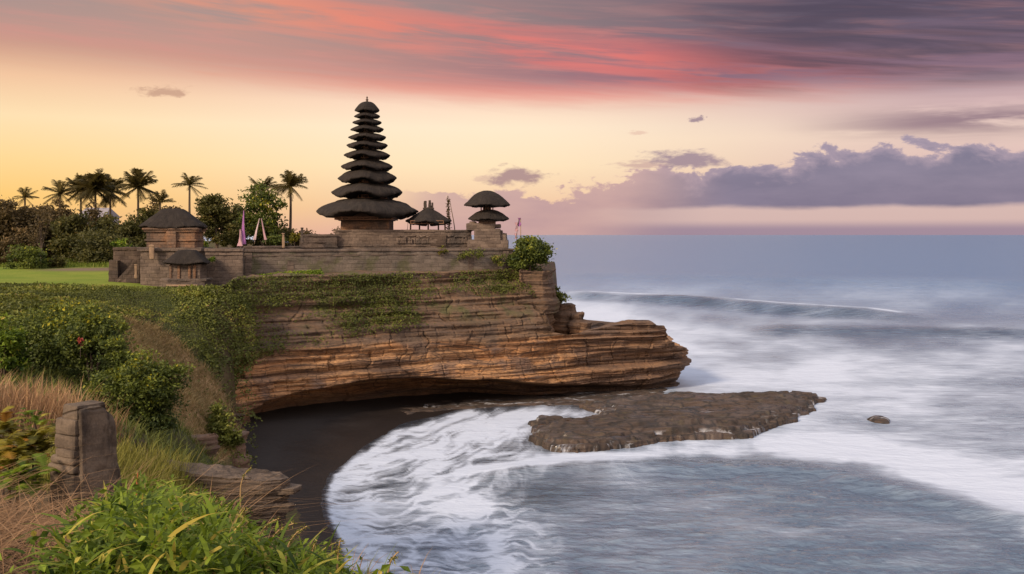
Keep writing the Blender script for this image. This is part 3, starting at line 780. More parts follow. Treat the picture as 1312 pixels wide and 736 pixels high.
# ---- reef platform
REEF = [(677, 545), (690, 541), (735, 546), (764, 541), (768, 531), (745, 523), (800, 518), (860, 515), (940, 513), (1000, 511), (1040, 511), (1060, 514), (1058, 518), (1036, 521), (1044, 528), (1022, 541), (990, 551), (962, 562), (900, 565), (850, 568), (800, 576), (740, 580), (705, 578), (682, 568)]
def reef_mesh():
    w = np.array(refl(REEF))
    xs = np.linspace(w[:, 0].min() - 1, w[:, 0].max() + 1, 420); ys = np.linspace(w[:, 1].min() - 1, w[:, 1].max() + 1, 300)
    Yg, Xg = np.meshgrid(ys, xs, indexing='ij')
    dd = sdf(Xg, Yg, [tuple(p) for p in w]) + 0.45 * fbm(Xg * 0.7, Yg * 0.7, 0, 51, 4) + 0.2 * fbm(Xg * 2.6, Yg * 2.6, 0, 52, 3)
    up = sst(dd, -0.1, 0.15) * 0.62 + 0.20 * sst(dd, 0.5, 0.62) + .14 * sst(dd, 1.3, 1.5)
    k = (Yg * 0.9 - Xg * 0.28) + 1.0 * fbm(Xg * 0.12, Yg * 0.2, 0, 53, 3)
    lines = np.abs((k / 0.9) % 1 - 0.5) * 2
    Z = -0.4 + up * (1.0 + 0.30 * fbm(Xg * 0.15, Yg * 0.25, 0, 54, 3)) + up * (0.16 * sst(lines, .2, .5) + 0.20 * fbm(Xg * 0.35, Yg * 1.1, 0, 55, 3) + 0.03 * fbm(Xg * 3, Yg * 4, 0, 56, 3)) + up * .10 * np.floor(3 * (.5 + fbm(Xg * .10, Yg * .35, 0, 57, 3)))
    # a tide pool and wet hollows
    pool = PZ(740, 545)
    return mesh_np('reef_platform', np.stack([Xg, Yg, Z], -1).reshape(-1, 3), grid_faces(300, 420))
struct(link('reef_platform', reef_mesh(), M['reef']), label='flat brown rock platform lapped by white surf')
SHELF = [(470, 528), (520, 518), (600, 506), (700, 497), (800, 493), (862, 492), (866, 508), (850, 516), (790, 519), (745, 523), (690, 522), (640, 524), (580, 528), (520, 536)]
def shelf_mesh():
    w = np.array(refl(SHELF)); xs = np.linspace(w[:, 0].min() - 1, w[:, 0].max() + 1, 330); ys = np.linspace(w[:, 1].min() - 1, w[:, 1].max() + 1, 150)
    Yg, Xg = np.meshgrid(ys, xs, indexing='ij')
    dd = sdf(Xg, Yg, [tuple(p) for p in w]) + 0.5 * fbm(Xg * 0.6, Yg * 0.6, 0, 61, 4)
    Z = -0.35 + sst(dd, -0.4, 1.2) * 0.52 + 0.10 * fbm(Xg * 0.7, Yg * 1.8, 0, 62, 4) * sst(dd, -.2, 1) + 0.05 * fbm(Xg * 3, Yg * 4, 0, 66, 3) * sst(dd, -.2, 1)
    return mesh_np('rock_shelf', np.stack([Xg, Yg, Z], -1).reshape(-1, 3), grid_faces(150, 330))
struct(link('rock_shelf', shelf_mesh(), M['reef']), label='low wet brown rock shelf at the cliff foot')

# ================================================================== TERRAIN
CP = [(0,0,12.3),(-3,0,12.4),(-8,0,12.8),(3,0,11.5),(6,0,8),(10,0,2),(14,0,-2),(-20,0,13),
 (-2.5,5,11.55),(-5,5,11.7),(0.3,5,10.9),(-2.3,7,11.2),(-0.9,7,10.9),(.3,7,10.0),(1.8,7,8),(4,7,3),(8,7,-1.5),(-3.8,8,11.3),(-6,8,11.55),(-12,8,12.2),
 (-4.9,11,10.65),(-8,11,11.0),(-2.6,10,10.6),(-1.2,10,9.6),(0.5,11,7),(3,12,2),(-14,12,11.4),
 (-5.8,14,10.2),(-8,15,10.4),(-3,13,9.6),(-1,14,6),(1,15,2),(-6.3,17,9.6),(-8.8,19,10.2),(-14,19,10.6),(-5.4,18.5,8.7),(-3.4,18.5,6),(-1.5,19,1.5),(2,20,-2),
 (-7,21,8.9),(-5,22,6.5),(-9.4,26,8.4),(-7,26,6),(-4.5,26,1.5),(-1,26,-1.5),(-14,26,9.7),
 (-14.4,32,9.2),(-22,32,9.7),(-11,33,7.4),(-8,34,3),(-5,34,0),(-1,34,-1.2),(-25,42,9.2),(-17,42,7.4),(-13.2,42,4),(-11,42,1.2),(-9,42,0.2),(-4,42,-.6),
 (-30,50,9.3),(-22,50,7.4),(-17.5,50,3.9),(-15.0,50,1.2),(-13.0,50,.3),(-9,50,-.2),
 (-22.4,58,8.0),(-17.8,56,4.1),(-20,57,6.0),(-16.4,57.5,1.4),(-14.5,58,.3),(-30,59,9.5),(-26,60,9.2),(-10,58,0),
 (-21.6,64,7.0),(-18.8,65.5,4.9),(-17,65.5,1.6),(-15.3,66,.5),(-25.5,66,9.1),(-35,68,9.9),(-27,69,9.8),(-22.5,70,9.5),(-19.8,71,9.0),(-10,66,.3),
 (-45,75,10.3),(-35,75,10.3),(-30,75,10.2),(-26,76,9.7),(-22,77,9.7),(-18,78,10.6),(-40,90,10.3),(-33,88,10.3),(-35,100,11.0),(-50,100,10.8),(-30,100,11.2),(-50,120,11.3),(-35,120,11.5),(-80,100,11),(-80,60,10.5),(-60,40,10.5),(-50,20,11.5),(-40,0,13),(-80,150,12),(-14,70,-1.5),(-12,74,-3),(-4,74,-4),(4,70,-4),(2,58,-4),(-3,50,-2.5),(6,48,-5),(12,60,-6),(12,74,-6),(8,40,-5),(-20,150,12),(-20,120,11.4),(-18,92,10.8),(-30,0,13)]
_cp = np.array(CP, float)
def _tpsk(r2): return np.where(r2 > 0, 0.5 * r2 * np.log(np.maximum(r2, 1e-12)), 0)
def _fit(cp, lam=0.4):
    n = len(cp); K = _tpsk(((cp[:, None, :2] - cp[None, :, :2]) ** 2).sum(-1)) + np.eye(n) * lam
    Pm = np.concatenate([np.ones((n, 1)), cp[:, :2]], 1)
    A = np.block([[K, Pm], [Pm.T, np.zeros((3, 3))]])
    return np.linalg.solve(A, np.concatenate([cp[:, 2], np.zeros(3)]))
_w = _fit(_cp)
def ground_z(x, y):
    x = np.asarray(x, float); y = np.asarray(y, float); sh = x.shape; x = x.ravel(); y = y.ravel(); out = np.empty(len(x))
    for i in range(0, len(x), 20000):
        a, b = x[i:i + 20000], y[i:i + 20000]
        k = _tpsk((a[:, None] - _cp[None, :, 0]) ** 2 + (b[:, None] - _cp[None, :, 1]) ** 2)
        out[i:i + 20000] = k @ _w[:-3] + _w[-3] + _w[-2] * a + _w[-1] * b
    amp = np.clip(y / 40, 0.15, 1.0) * (1 - sst(y, 66, 72))
    out += amp * (0.28 * fbm(x * 0.35, y * 0.35, 0, 70, 4) + 0.12 * fbm(x * 1.4, y * 1.4, 0, 71, 3))
    return out.reshape(sh)
def zone_tan(x, y):                       # bare straw coloured bank on the far side of the gully
    z = ground_z(x, y); px = 656 + x / y * F; py = 301 + (CH - z) / y * F
    pts = [(158, 412), (176, 432), (200, 452), (222, 478), (240, 505), (262, 535), (272, 560)]
    dd, arc = seg_dist(px, py, pts)
    wd = np.interp(arc, [0, 40, 90, 140, 180], [10, 22, 37, 42, 34])
    return (1 - sst(dd + 9 * fbm(px * 0.05, py * 0.05, 0, 72, 3), wd - 9, wd + 7)) * (np.asarray(y) > 45)
def build_terrain():
    ys = np.concatenate([np.linspace(-4, 12, 90), np.linspace(12, 40, 110)[1:], np.linspace(40, 76, 130)[1:], np.linspace(76, 180, 80)[1:]])
    xs = np.concatenate([np.linspace(-110, -40, 50), np.linspace(-40, -12, 150)[1:], np.linspace(-12, 12, 180)[1:]])
    Yg, Xg = np.meshgrid(ys, xs, indexing='ij')
    Z = ground_z(Xg, Yg)
    edge = np.interp(Yg, [60, 79.5, 79.6, 180], [20, 20, -16.5, -16.5])
    Z = np.where(Xg > edge, np.minimum(Z, np.where(Yg > 66, 10.3, 20)), Z)
    pxa = 656 + Xg / np.maximum(Yg, 1) * F
    Z = Z - 12 * sst(pxa + 9 * fbm(Yg * .5, Z * .6, 0, 75, 3), 292, 312) * sst(Yg, 50, 56) * (Yg < 79.5)
    Z = np.where((pxa > 316) & (Yg > 52) & (Yg < 79.5), np.minimum(Z, -1.5), Z)
    far = (Yg > 71) & (Xg > edge)
    Z = np.where(far, np.minimum(Z, -1.5), Z)
    px = 656 + Xg / np.maximum(Yg, 1) * F
    lawn = sst(Yg, 70.5, 72) * (1 - sst(Xg, -26.5, -24)) * (1 - sst(Yg, 112, 118))
    path = np.exp(-((Yg - (96 + 0.0 * Xg)) / 1.6) ** 2) * sst(Xg, -48, -42) * lawn
    tan = np.where(Yg > 45, zone_tan(Xg, np.maximum(Yg, 1)), 0)
    green = sst(Yg, 24, 30) * (1 - tan) * (1 - lawn) * (1 - sst(pxa, 255, 285) * (Yg > 45))
    return mesh_np('ground', np.stack([Xg, Yg, Z], -1).reshape(-1, 3), grid_faces(*Yg.shape), {'lawn': lawn * (1 - path), 'path': path, 'tan': tan, 'green': green})
struct(link('ground', build_terrain(), ground_mat()), label='sloping earth and lawn of the clifftop')
def build_beach():
    xs = np.linspace(-24, 8, 160); ys = np.linspace(28, 90, 200); Yg, Xg = np.meshgrid(ys, xs, indexing='ij')
    w = np.array([tuple(PZ(a, b)[:2]) for a, b in WATERLINE] + [(-8, 20)])
    land = [tuple(p) for p in w] + [(-40, 20), (-40, 100), (12, 100)]
    dd = sdf(Xg, Yg, land)
    Z = np.where(dd > 0, 0.9 * (1 - np.exp(-dd / 14.0)), np.maximum(dd * 0.12, -1.5)) - 0.012 + 0.015 * fbm(Xg * 0.8, Yg * 0.8, 0, 80, 3)
    return mesh_np('beach', np.stack([Xg, Yg, Z], -1).reshape(-1, 3), grid_faces(200, 160))
struct(link('beach', build_beach(), sand_mat()), label='dark black sand beach in the cove')
# ================================================================== TEMPLE
def roof_arrays(half, h, e, edge=0.12, pw=2.7, neck=0.25, seed=0, n=220, conc=1.8, lift=0.0):
    """thatched hipped roof: rounded square plan, convex top, fat eaves whose underside bellies down between the corners.
    lowest point of the eave at z = 0, corner tips at z = e (+ lift), top at z = h"""
    a = np.linspace(0, 2 * math.pi, n, endpoint=False)
    ca, sa = np.abs(np.cos(a)), np.abs(np.sin(a))
    rad = half / (ca ** pw + sa ** pw) ** (1 / pw)
    corner = np.clip((rad - half) / (rad.max() - half + 1e-9), 0, 1) ** 0.9
    zt = e * (0.62 + 0.38 * corner) + lift * corner
    prof = []
    for k in np.linspace(0.03, 1.0, 15):
        z = zt + (h - zt) * (1 - k ** conc) * 1.0
        r = (neck * 0.35 + (1 - neck * 0.35) * k) if k > 0.04 else np.full_like(a, 0.03)
        prof.append((r * rad, z + 0 * a))
    zb = e * corner * 0.92 + lift * corner - edge * 0.3
    for k, q in ((1.0, .55), (0.985, .25), (0.955, .06), (0.91, 0.0), (0.80, 0.0), (0.6, -.15), (0.40, -.4), (0.2, -.5)):
        prof.append((rad * k, zb * (1 - q) + zt * q - (corner * edge * 0.25 if 0 < q < .5 else 0)))
    V = []
    for r, z in prof:
        x, y = r * np.cos(a), r * np.sin(a)
        w = 0.05 * fbm(x * 1.6, y * 1.6, z * 2.0, seed, 4) * min(1.0, half / 2)
        rag = (.030 * vnoise(a * 34, 0, 0, seed + 3) + .035 * vnoise(a * 11, 0, 0, seed + 5)) * min(1.3, half / 2) * (np.hypot(x, y) > .88 * rad)
        V.append(np.stack([x * (1 + w), y * (1 + w), z + w * half * 0.4 + rag], 1))
    V = np.concatenate(V)
    return V, grid_faces(len(prof), n, True)[:, ::-1]
def frame_box(w, h, bar, z0, rz=0.0, posts=3, extra=0.0):
    """open timber cage: corner and middle posts between two rails"""
    lst = []
    hw = w / 2
    for sx, sy, ex, ey in ((-1, -1, 1, -1), (1, -1, 1, 1), (1, 1, -1, 1), (-1, 1, -1, -1)):
        for zz in (z0 + bar, z0 + h - bar):
            lst.append(([(sx * hw, sy * hw, zz), (ex * hw, ey * hw, zz)], bar))
        for k in range(posts):
            t = k / posts
            lst.append(([(sx * hw + (ex - sx) * hw * t, sy * hw + (ey - sy) * hw * t, z0), (sx * hw + (ex - sx) * hw * t, sy * hw + (ey - sy) * hw * t, z0 + h)], bar * 0.9))
    return lst
def rotz(V, a):
    c, s = math.cos(a), math.sin(a); W = V.copy(); W[:, 0] = V[:, 0] * c - V[:, 1] * s; W[:, 1] = V[:, 0] * s + V[:, 1] * c; return W
def multi_box(name, specs, rz=0.0, mat=None, parent=None):
    V, Fq = join_arrays([rbox_arrays(**s) for s in specs])
    return link(name, mesh_np(name, rotz(V, rz), Fq), mat, parent)

# ---- the eleven-roofed tower
YM = 89.0; MS = YM / F
mc = P(470.3, 292, YM)
meru = thing('meru_tower', (mc.x, mc.y, 13.2), 'tall dark tower of eleven stacked thatched roofs on a brick base', 'temple tower')
ZB = 13.2
zpx = lambda py: CH - (py - 301) * MS - ZB
RM = math.radians(45 - 6)
multi_box('base', [dict(w=4.7, dd=3.6, h=0.55, z0=-0.3, cy=.4, amp=.03, res=.2), dict(w=4.3, dd=3.5, cy=.3, h=zpx(283) - 0.25, z0=0.25, amp=.03, res=.16), dict(w=4.65, dd=3.9, cy=.3, h=0.2, z0=zpx(283.5), amp=.02, res=.2, bev=.03)], RM - math.radians(45) + math.radians(6), M['brickstone'], meru)
multi_box('body', [dict(w=3.4, dd=3.4, h=zpx(268) - zpx(284), z0=zpx(284), amp=.02, res=.2)], 0, M['darkwood'], meru)
TI = [ # half-diagonal px, corner eave py, lowest eave py, top py
 (63.6, 271.5, 279.5, 254.5), (44.5, 246.8, 253.7, 235), (36.5, 229, 235, 217), (32.4, 214, 218.5, 204.5), (29.2, 199, 203.5, 192), (25.7, 186.6, 190.5, 180.5), (23.5, 176, 179.5, 170.5), (20.9, 166, 168.5, 160.5), (18.2, 157, 159.5, 152.5), (16.3, 149, 151.2, 144.2), (15.6, 141.5, 143.5, 130.5)]
for i, (hd, pc, pl, pt) in enumerate(TI):
    half = hd * MS / (2 ** 0.5 * 0.80)
    zl = zpx(pl)
    V, Fq = roof_arrays(half * 1.03, (pl - pt) * MS, (pl - pc) * MS, 0.14, 3.1, 0.42, 20 + i, 220, (2.7 if i < 3 else 2.1), 0.02 * (11 - i) * MS * 3)
    V[:, 2] += zl
    link('roof', mesh_np('roof', rotz(V, RM), Fq), M['thatch'], meru)
    nxt = TI[i + 1] if i + 1 < len(TI) else None
    nw = (nxt[0] if nxt else 12) * MS * 0.62
    if i == 0:                                                   # eave timbers under the lowest roof
        o = link('eave_frame', tubes('eave_frame', frame_box(5.0, 0.30, 0.06, zpx(282.5), 0, 8)), M['wood'], meru); o.rotation_euler.z = 0.02
    if nxt:
        h0 = zl + (pl - pt) * MS * 0.72; h1 = zpx(nxt[2]) + 0.25
        nk = link('neck', mesh_np('neck', *(lambda a: (rotz(a[0], RM), a[1]))(rbox_arrays(nw * 0.98, nw * 0.98, h1 - h0, res=.3, bev=.02, amp=.005, z0=h0))), M['darkwood'], meru)
        rail = frame_box(nw * 1.32, max(0.22, (h1 - h0) * 0.42), 0.035, h1 - max(0.22, (h1 - h0) * 0.42), 0, 4)
        o = link('bracket', tubes('bracket', [(([rotz(np.array([q]), RM)[0] for q in pp]), r) for pp, r in rail], 5), M['wood'], nk)
fin = [(0.16, 0), (0.20, .06), (0.10, .12), (0.08, .2), (0.15, .27), (0.07, .33), (0.05, .42), (0.10, .47), (0.03, .55), (0.012, .62)]
a = np.linspace(0, 2 * math.pi, 12, endpoint=False)
V = np.concatenate([np.stack([r * np.cos(a), r * np.sin(a), np.full(12, zpx(132.0) + z)], 1) for r, z in fin])
link('finial', mesh_np('finial', V, grid_faces(len(fin), 12, True)), M['darkwood'], meru)

# ---- open pavilion with a pyramid roof
Yb = 88.5; bs = Yb / F; bc = P(549, 294, Yb)
bale = thing('pavilion', (bc.x, bc.y, 13.6), 'small open pavilion with pyramid thatch roof and stone crown', 'pavilion')
zb = lambda py: CH - (py - 301) * bs - 13.6
V, Fq = roof_arrays(29.2 * bs / 1.13, (288 - 265) * bs, 5 * bs, .1, 3.4, 0.1, 51, 220, 1.0); V[:, 2] += zb(288)
link('roof', mesh_np('roof', rotz(V, RM), Fq), M['thatch'], bale)
multi_box('crown', [dict(w=.28, dd=.28, h=.62, z0=zb(266.5), cx=-.30, amp=.05, res=.06), dict(w=.26, dd=.26, h=.70, z0=zb(266.5), cx=0.12, amp=.05, res=.06), dict(w=.20, dd=.2, h=.5, z0=zb(266.5), cx=.36, amp=.05, res=.06), dict(w=1.0, dd=.5, h=.16, z0=zb(268.5), amp=.03, res=.08)], 0, M['darkstone'], bale)
for px in (526, 536, 549, 561, 571):
    link('post', tubes('post', [([((px - 549) * bs, (0.9 if px in (536, 561) else -0.3), -0.3), ((px - 549) * bs * 0.97, (0.9 if px in (536, 561) else -0.3), zb(284))], 0.07)]), M['wood'], bale)
link('rail', tubes('rail', frame_box(2.9, 0.32, 0.04, zb(287.5), 0, 6)), M['wood'], bale)
multi_box('platform', [dict(w=3.4, dd=2.6, h=1.0, z0=-0.6, amp=.04, res=.2)], 0, M['darkstone'], bale)

# ---- two leaning bamboo poles
def penjor(px0, py0, px1, py1, Y, r, label, fringe):
    a, b = P(px0, py0, Y), P(px1, py1, Y)
    t = thing('bamboo_pole', a, label, 'pole')
    q = np.array(b - a); pts = [q * k + np.array([0.03 * math.sin(k * 5), 0, 0]) for k in np.linspace(0, 1, 9)]
    link('pole', tubes('pole', [(pts, np.linspace(r, r * 0.4, 9))], 6), M['bamboo'], t)
    if fringe:
        rng = np.random.default_rng(7); k = rng.uniform(.1, .95, 260)
        link('fringe', leaf_mesh('fringe', q[None] * k[:, None] + rng.normal(size=(260, 3)) * np.array([.06, .06, .05]), 0.22, rng, -0.5), M['browntree'], t)
penjor(575.5, 302, 574.0, 251, 89.0, .075, 'upright bamboo pole hung with dry fringe beside the pavilion', True)
penjor(583.5, 302, 576.5, 255, 88.6, .055, 'thin bare bamboo pole leaning against its fringed neighbour', False)
penjor(521.0, 300, 523.5, 276, 88.0, .03, 'short thin stick standing between the tower and the pavilion', False)

# ---- two-roofed shrine on the broken stone block
Yt = 88.0; ts = Yt / F; tc = P(624, 300, Yt)
tw = thing('double_roof_shrine', (tc.x, tc.y, 14.0), 'two-roofed thatched shrine standing on crumbling stone block at the cliff end', 'shrine')
zt = lambda py: CH - (py - 301) * ts - 14.0
for hd, pc, pl, pt, cxp, cc in ((29.8, 262.5, 265, 244.5, 0, 1.75), (26.2, 280.3, 283.2, 268.5, 2, 2.1)):
    V, Fq = roof_arrays(hd * ts / 1.12, (pl - pt) * ts, (pl - pc) * ts, .1, 3.0, 0.2, int(hd), 220, cc); V[:, 2] += zt(pl); W = rotz(V, RM); W[:, 0] += cxp * ts
    link('roof', mesh_np('roof', W, Fq), M['thatch'], tw)
link('neck_posts', tubes('neck_posts', frame_box(1.05, 0.62, 0.045, zt(271.5), 0, 5)), M['wood'], tw)
multi_box('neck', [dict(w=.6, dd=.6, h=1.0, z0=zt(274), amp=.01, res=.2, bev=.02)], 0, M['darkwood'], tw)
multi_box('cella', [dict(w=1.5, dd=1.5, h=.5, z0=zt(288.5), amp=.02, res=.12), dict(w=1.75, dd=1.75, h=.12, z0=zt(284.2), amp=.01, res=.12)], 0.05, M['brickstone'], tw)
multi_box('stone_block', [dict(w=1.75, dd=1.9, h=.72, z0=zt(297), cx=-.15, amp=.07, res=.12, seed=1), dict(w=1.3, dd=1.6, h=.62, z0=zt(295.5), cx=-1.2, amp=.09, res=.12, seed=2), dict(w=.6, dd=1, h=.25, z0=zt(287.6), cx=-1.25, amp=.06, res=.1, seed=7),
    dict(w=2.3, dd=2.3, h=1.15, z0=zt(310), cx=.05, amp=.08, res=.14, seed=3), dict(w=1.0, dd=1.9, h=.8, z0=zt(311), cx=1.25, amp=.11, res=.12, seed=4), dict(w=.7, dd=1.7, h=.32, z0=zt(300), cx=1.05, amp=.08, res=.1, seed=8), dict(w=3.6, dd=2.4, h=.75, z0=zt(318.5), cx=.1, amp=.06, res=.14, seed=5), dict(w=.9, dd=1.4, h=.3, z0=zt(292), cx=.78, amp=.06, res=.1, seed=9)], 0, M['stone'], tw)

# ---- walls: long runs between two plan points
def wall(name, ax, ay, bx, by, z0, z1, th, mat, label, caps=(), amp=0.05, res=0.16, seed=0, parent=None, batter=0.0):
    L = math.hypot(bx - ax, by - ay); an = math.atan2(by - ay, bx - ax)
    t = thing(name, ((ax + bx) / 2, (ay + by) / 2, z0), label, 'wall', None, an) if parent is None else parent
    body = link('body', rbox('body', L, th, z1 - z0, res, 0.05, amp, 0.9, batter, seed), mat, t)
    for (zc, hc, ov, mt) in caps:
        link('coping' if zc + hc > z1 - z0 else 'ledge', rbox('coping', L + ov, th + ov * 2, hc, res, 0.04, amp * 0.8, 1.1, 0, seed + 4, 0, 0, zc), M[mt], t)
    return t
a1, b1 = P(311, 320, 79.0), P(656, 320, 87.0)
rt = wall('retaining_wall', a1.x, a1.y, b1.x, b1.y, 10.2, 12.72, 0.9, M['mossstone'], 'long mossy stone retaining wall along the cliff top below the temple', [(2.40, .2, .10, 'stone'), (2.05, .12, .05, 'stone'), (0.12, .22, .12, 'mossstone')], 0.06, 0.16, 3)
a2, b2 = P(430, 305, 86.6), P(604, 305, 88.0)
fw = wall('carved_wall', a2.x, a2.y, b2.x, b2.y, 12.5, 14.42, 0.6, M['stone'], 'upper temple wall carved with fretwork beside the tall tower', [(1.74, .2, .08, 'stone'), (.14, .16, .12, 'stone'), (.5, .1, .06, 'stone')], 0.06, 0.14, 5)
for k, px in enumerate((318, 372, 432, 489, 547, 603, 648)):
    tt = (px - 311) / (656 - 311); q = P(px, 320, 79.0 + 8.0 * tt - .42)
    o = link('pilaster', rbox('pilaster', .55, .3, 2.35, .1, .04, .04, 1.2, 0, k), M['stone'], rt); o.location = rt.matrix_basis.inverted() @ Vector((q.x, q.y, 10.2))
rng = np.random.default_rng(3); Lw = math.hypot(b2.x - a2.x, b2.y - a2.y)
sp = []
for k in range(46):
    x = -Lw / 2 + 5.4 + k * (Lw - 5.6) / 46
    if rng.random() < 0.88:
        sp.append(dict(w=.13, dd=.16, h=.55 * rng.uniform(.6, 1.1), z0=.72, cx=x, cy=-.36, amp=.035, res=.05, bev=.03, seed=k, lean=rng.uniform(-.06, .06)))
        if k % 2: sp.append(dict(w=.26, dd=.14, h=.12, z0=1.32 + rng.uniform(-.1, .1), cx=x, cy=-.35, amp=.03, res=.05, bev=.03, seed=k + 60))
multi_box('fretwork', sp, 0, M['stone'], fw)
a3, b3 = P(384, 305, 85.2), P(431, 305, 86.2)
wall('stepped_wall', a3.x, a3.y, b3.x, b3.y, 12.5, 14.0, 0.6, M['stone'], 'lower stepped stretch of temple wall left of the carved wall', [(1.36, .18, .08, 'stone'), (.35, .14, .1, 'stone'), (.8, .12, .06, 'stone')], 0.07, 0.14, 8)
a4, b4 = P(264, 320, 77.0), P(312, 320, 77.4)
wall('shrine_wall', a4.x, a4.y, b4.x, b4.y, 9.3, 12.9, 0.8, M['stone'], 'plain stone wall between the thatched gate shrine and the purple cloth', [(3.4, .24, .12, 'stone'), (3.1, .12, .06, 'stone')], 0.06, 0.14, 11)
a5, b5 = P(312, 318, 81.6), P(386, 318, 83.5)
wall('back_wall', a5.x, a5.y, b5.x, b5.y, 12.4, 13.05, 0.5, M['stone'], 'low stone wall behind the white and purple cloths', [(.5, .16, .06, 'stone')], 0.06, 0.16, 13)

# ---- thatched gate shrine on the left, with its small forward shrine
Yg = 79.0; gs = Yg / F; gc = P(224, 330, Yg)
gate = thing('gate_shrine', (gc.x, gc.y, 9.4), 'broad brick gate shrine with large hipped thatch roof', 'shrine')
zg = lambda py: CH - (py - 301) * gs - 9.4
V, Fq = roof_arrays(31.0 * gs, (293 - 267) * gs, 3.0 * gs, .1, 4.0, 0.6, 71, 220, 1.22); V[:, 2] += zg(292.8); V[:, 0] *= 1.30; V[:, 1] *= 0.95
W = rotz(V, 0.10); W[:, 0] += -0.1; link('roof', mesh_np('roof', W, Fq), M['thatch'], gate)
multi_box('body', [dict(w=3.75, dd=3.0, h=zg(294) - zg(330), z0=zg(330), cx=0.05, amp=.05, res=.13, seed=2), dict(w=4.1, dd=3.3, h=.18, z0=zg(297.5), cx=.05, amp=.03, res=.14), dict(w=4.3, dd=3.5, h=.16, z0=zg(294.8), cx=.05, amp=.03, res=.14), dict(w=4.0, dd=3.2, h=.16, z0=zg(309), cx=.05, amp=.04, res=.14), dict(w=.75, dd=.5, h=1.6, z0=zg(322), cx=.15, cy=-1.5, amp=.04, res=.1, seed=5)], 0.08, M['brickstone'], gate)
multi_box('base', [dict(w=4.5, dd=4.0, h=zg(319) + 0.6, z0=-.6, cx=.1, amp=.07, res=.16, seed=3), dict(w=4.9, dd=4.3, h=.25, z0=zg(321.5), cx=.1, amp=.05, res=.16, seed=6)], 0.08, M['stone'], gate)
Yf = 75.0; fs = Yf / F; fc = P(240, 350, Yf)
fsn = thing('small_shrine', (fc.x, fc.y, 9.2), 'small dark shrine with low thatch roof built against the gate shrine', 'shrine')
zf = lambda py: CH - (py - 301) * fs - 9.2
V, Fq = roof_arrays(20.5 * fs, (339 - 320) * fs, 2.5 * fs, .06, 5.0, 0.9, 81, 220, 1.1); V[:, 2] += zf(338.5); V[:, 0] *= 1.30; V[:, 1] *= 1.0
link('roof', mesh_np('roof', rotz(V, 0.05), Fq), M['thatch'], fsn)
multi_box('body', [dict(w=2.3, dd=1.9, h=zf(338) - zf(358), z0=zf(358), cy=.30, amp=.03, res=.1), dict(w=3.3, dd=2.2, h=zf(357) + .8, z0=-.8, amp=.06, res=.12, seed=4), dict(w=3.5, dd=2.3, h=.16, z0=zf(359.5), amp=.04, res=.12, seed=5), dict(w=1.2, dd=2.0, h=1.6, z0=-.7, cx=2.1, amp=.08, res=.12, seed=9)], 0.03, M['stone'], fsn)
for px in (222.5, 233, 246.5, 253):
    o = multi_box('column', [dict(w=.2, dd=.2, h=zf(339.5) - zf(358), z0=zf(358), amp=.02, res=.08)], 0, M['brickstone'], fsn); o.location = ((px - 240) * fs, -.66, 0)
o = multi_box('lintel', [dict(w=2.35, dd=.12, h=.15, z0=zf(366.3), amp=.02, res=.08)], 0, M['ochre'], fsn); o.location = (-.03, -1.13, 0)
o = multi_box('opening', [dict(w=1.35, dd=.06, h=.26, z0=zf(370.5), amp=.0, res=.2, bev=.01)], 0, M['hole'], fsn); o.location = (-.12, -1.13, 0)
o = multi_box('opening', [dict(w=.27, dd=.06, h=.22, z0=zf(369.8), amp=.0, res=.2, bev=.01)], 0, M['hole'], fsn); o.location = (1.18, -1.13, 0)

# ---- low ruined wall and buttress at the far left of the temple
rw = P(171, 340, 79.5); rs = 79.5 / F
ruin = thing('ruined_wall', (rw.x, rw.y, 9.6), 'low dark ruined wall with sloping buttress at the lawn edge', 'wall')
zr = lambda py: CH - (py - 301) * rs - 9.6
multi_box('body', [dict(w=45 * rs, dd=1.0, h=zr(319) + .4, z0=-.4, amp=.10, res=.14, seed=21), dict(w=46 * rs, dd=1.2, h=.2, z0=zr(320.5), amp=.06, res=.14, seed=22), dict(w=12 * rs, dd=1.2, h=zr(333) + .4, z0=-.4, cx=-1.2, cy=-.5, amp=.1, res=.14, seed=23), dict(w=10 * rs, dd=1.3, h=zr(330) + .4, z0=-.4, cx=.9, cy=-.5, amp=.1, res=.14, seed=26)], 0, M['darkstone'], ruin)
V, Fq = rbox_arrays(34 * rs, 1.1, zr(330), .14, .06, .10, seed=24)
V[:, 2] *= np.clip(0.15 + (V[:, 0] / (34 * rs) + .5) * 1.0, 0, 1); V[:, 1] -= 1.0
o = link('buttress', mesh_np('buttress', V, Fq), M['darkstone'], ruin)
pp = P(194.5, 326, 76.4); ps = 76.4 / F
post = thing('stone_post', (pp.x, pp.y, 12.3), 'short pale ochre stone post at the corner of the gate shrine', 'post')
multi_box('shaft', [dict(w=.34, dd=.34, h=.95, z0=-.2, amp=.04, res=.08, seed=2)], 0.2, M['ochre'], post)
multi_box('cap', [dict(w=.40, dd=.40, h=.16, z0=.75, amp=.04, res=.08, seed=3)], 0.2, M['ochre'], post)
for px, py, top, Y, lb in ((174, 357, 340, 77.2, 'thin pale stone stump in front of the dark ruined wall'), (363, 318, 300, 82.6, 'slim weathered post on the low wall beside small shrubs'), (387, 312, 293, 84.0, 'grey post rising at the left end of the stepped wall')):
    q = P(px, py, Y); h = (py - top) * Y / F
    t = thing('stone_post', (q.x, q.y, q.z), lb, 'post')
    multi_box('shaft', [dict(w=.2, dd=.2, h=h, z0=0, amp=.03, res=.06, seed=px)], 0.3, M['ochre'] if px < 380 else M['stone'], t)
    multi_box('cap', [dict(w=.26, dd=.26, h=.1, z0=h - .02, amp=.02, res=.06, seed=px)], 0.3, M['ochre'] if px < 380 else M['stone'], t)

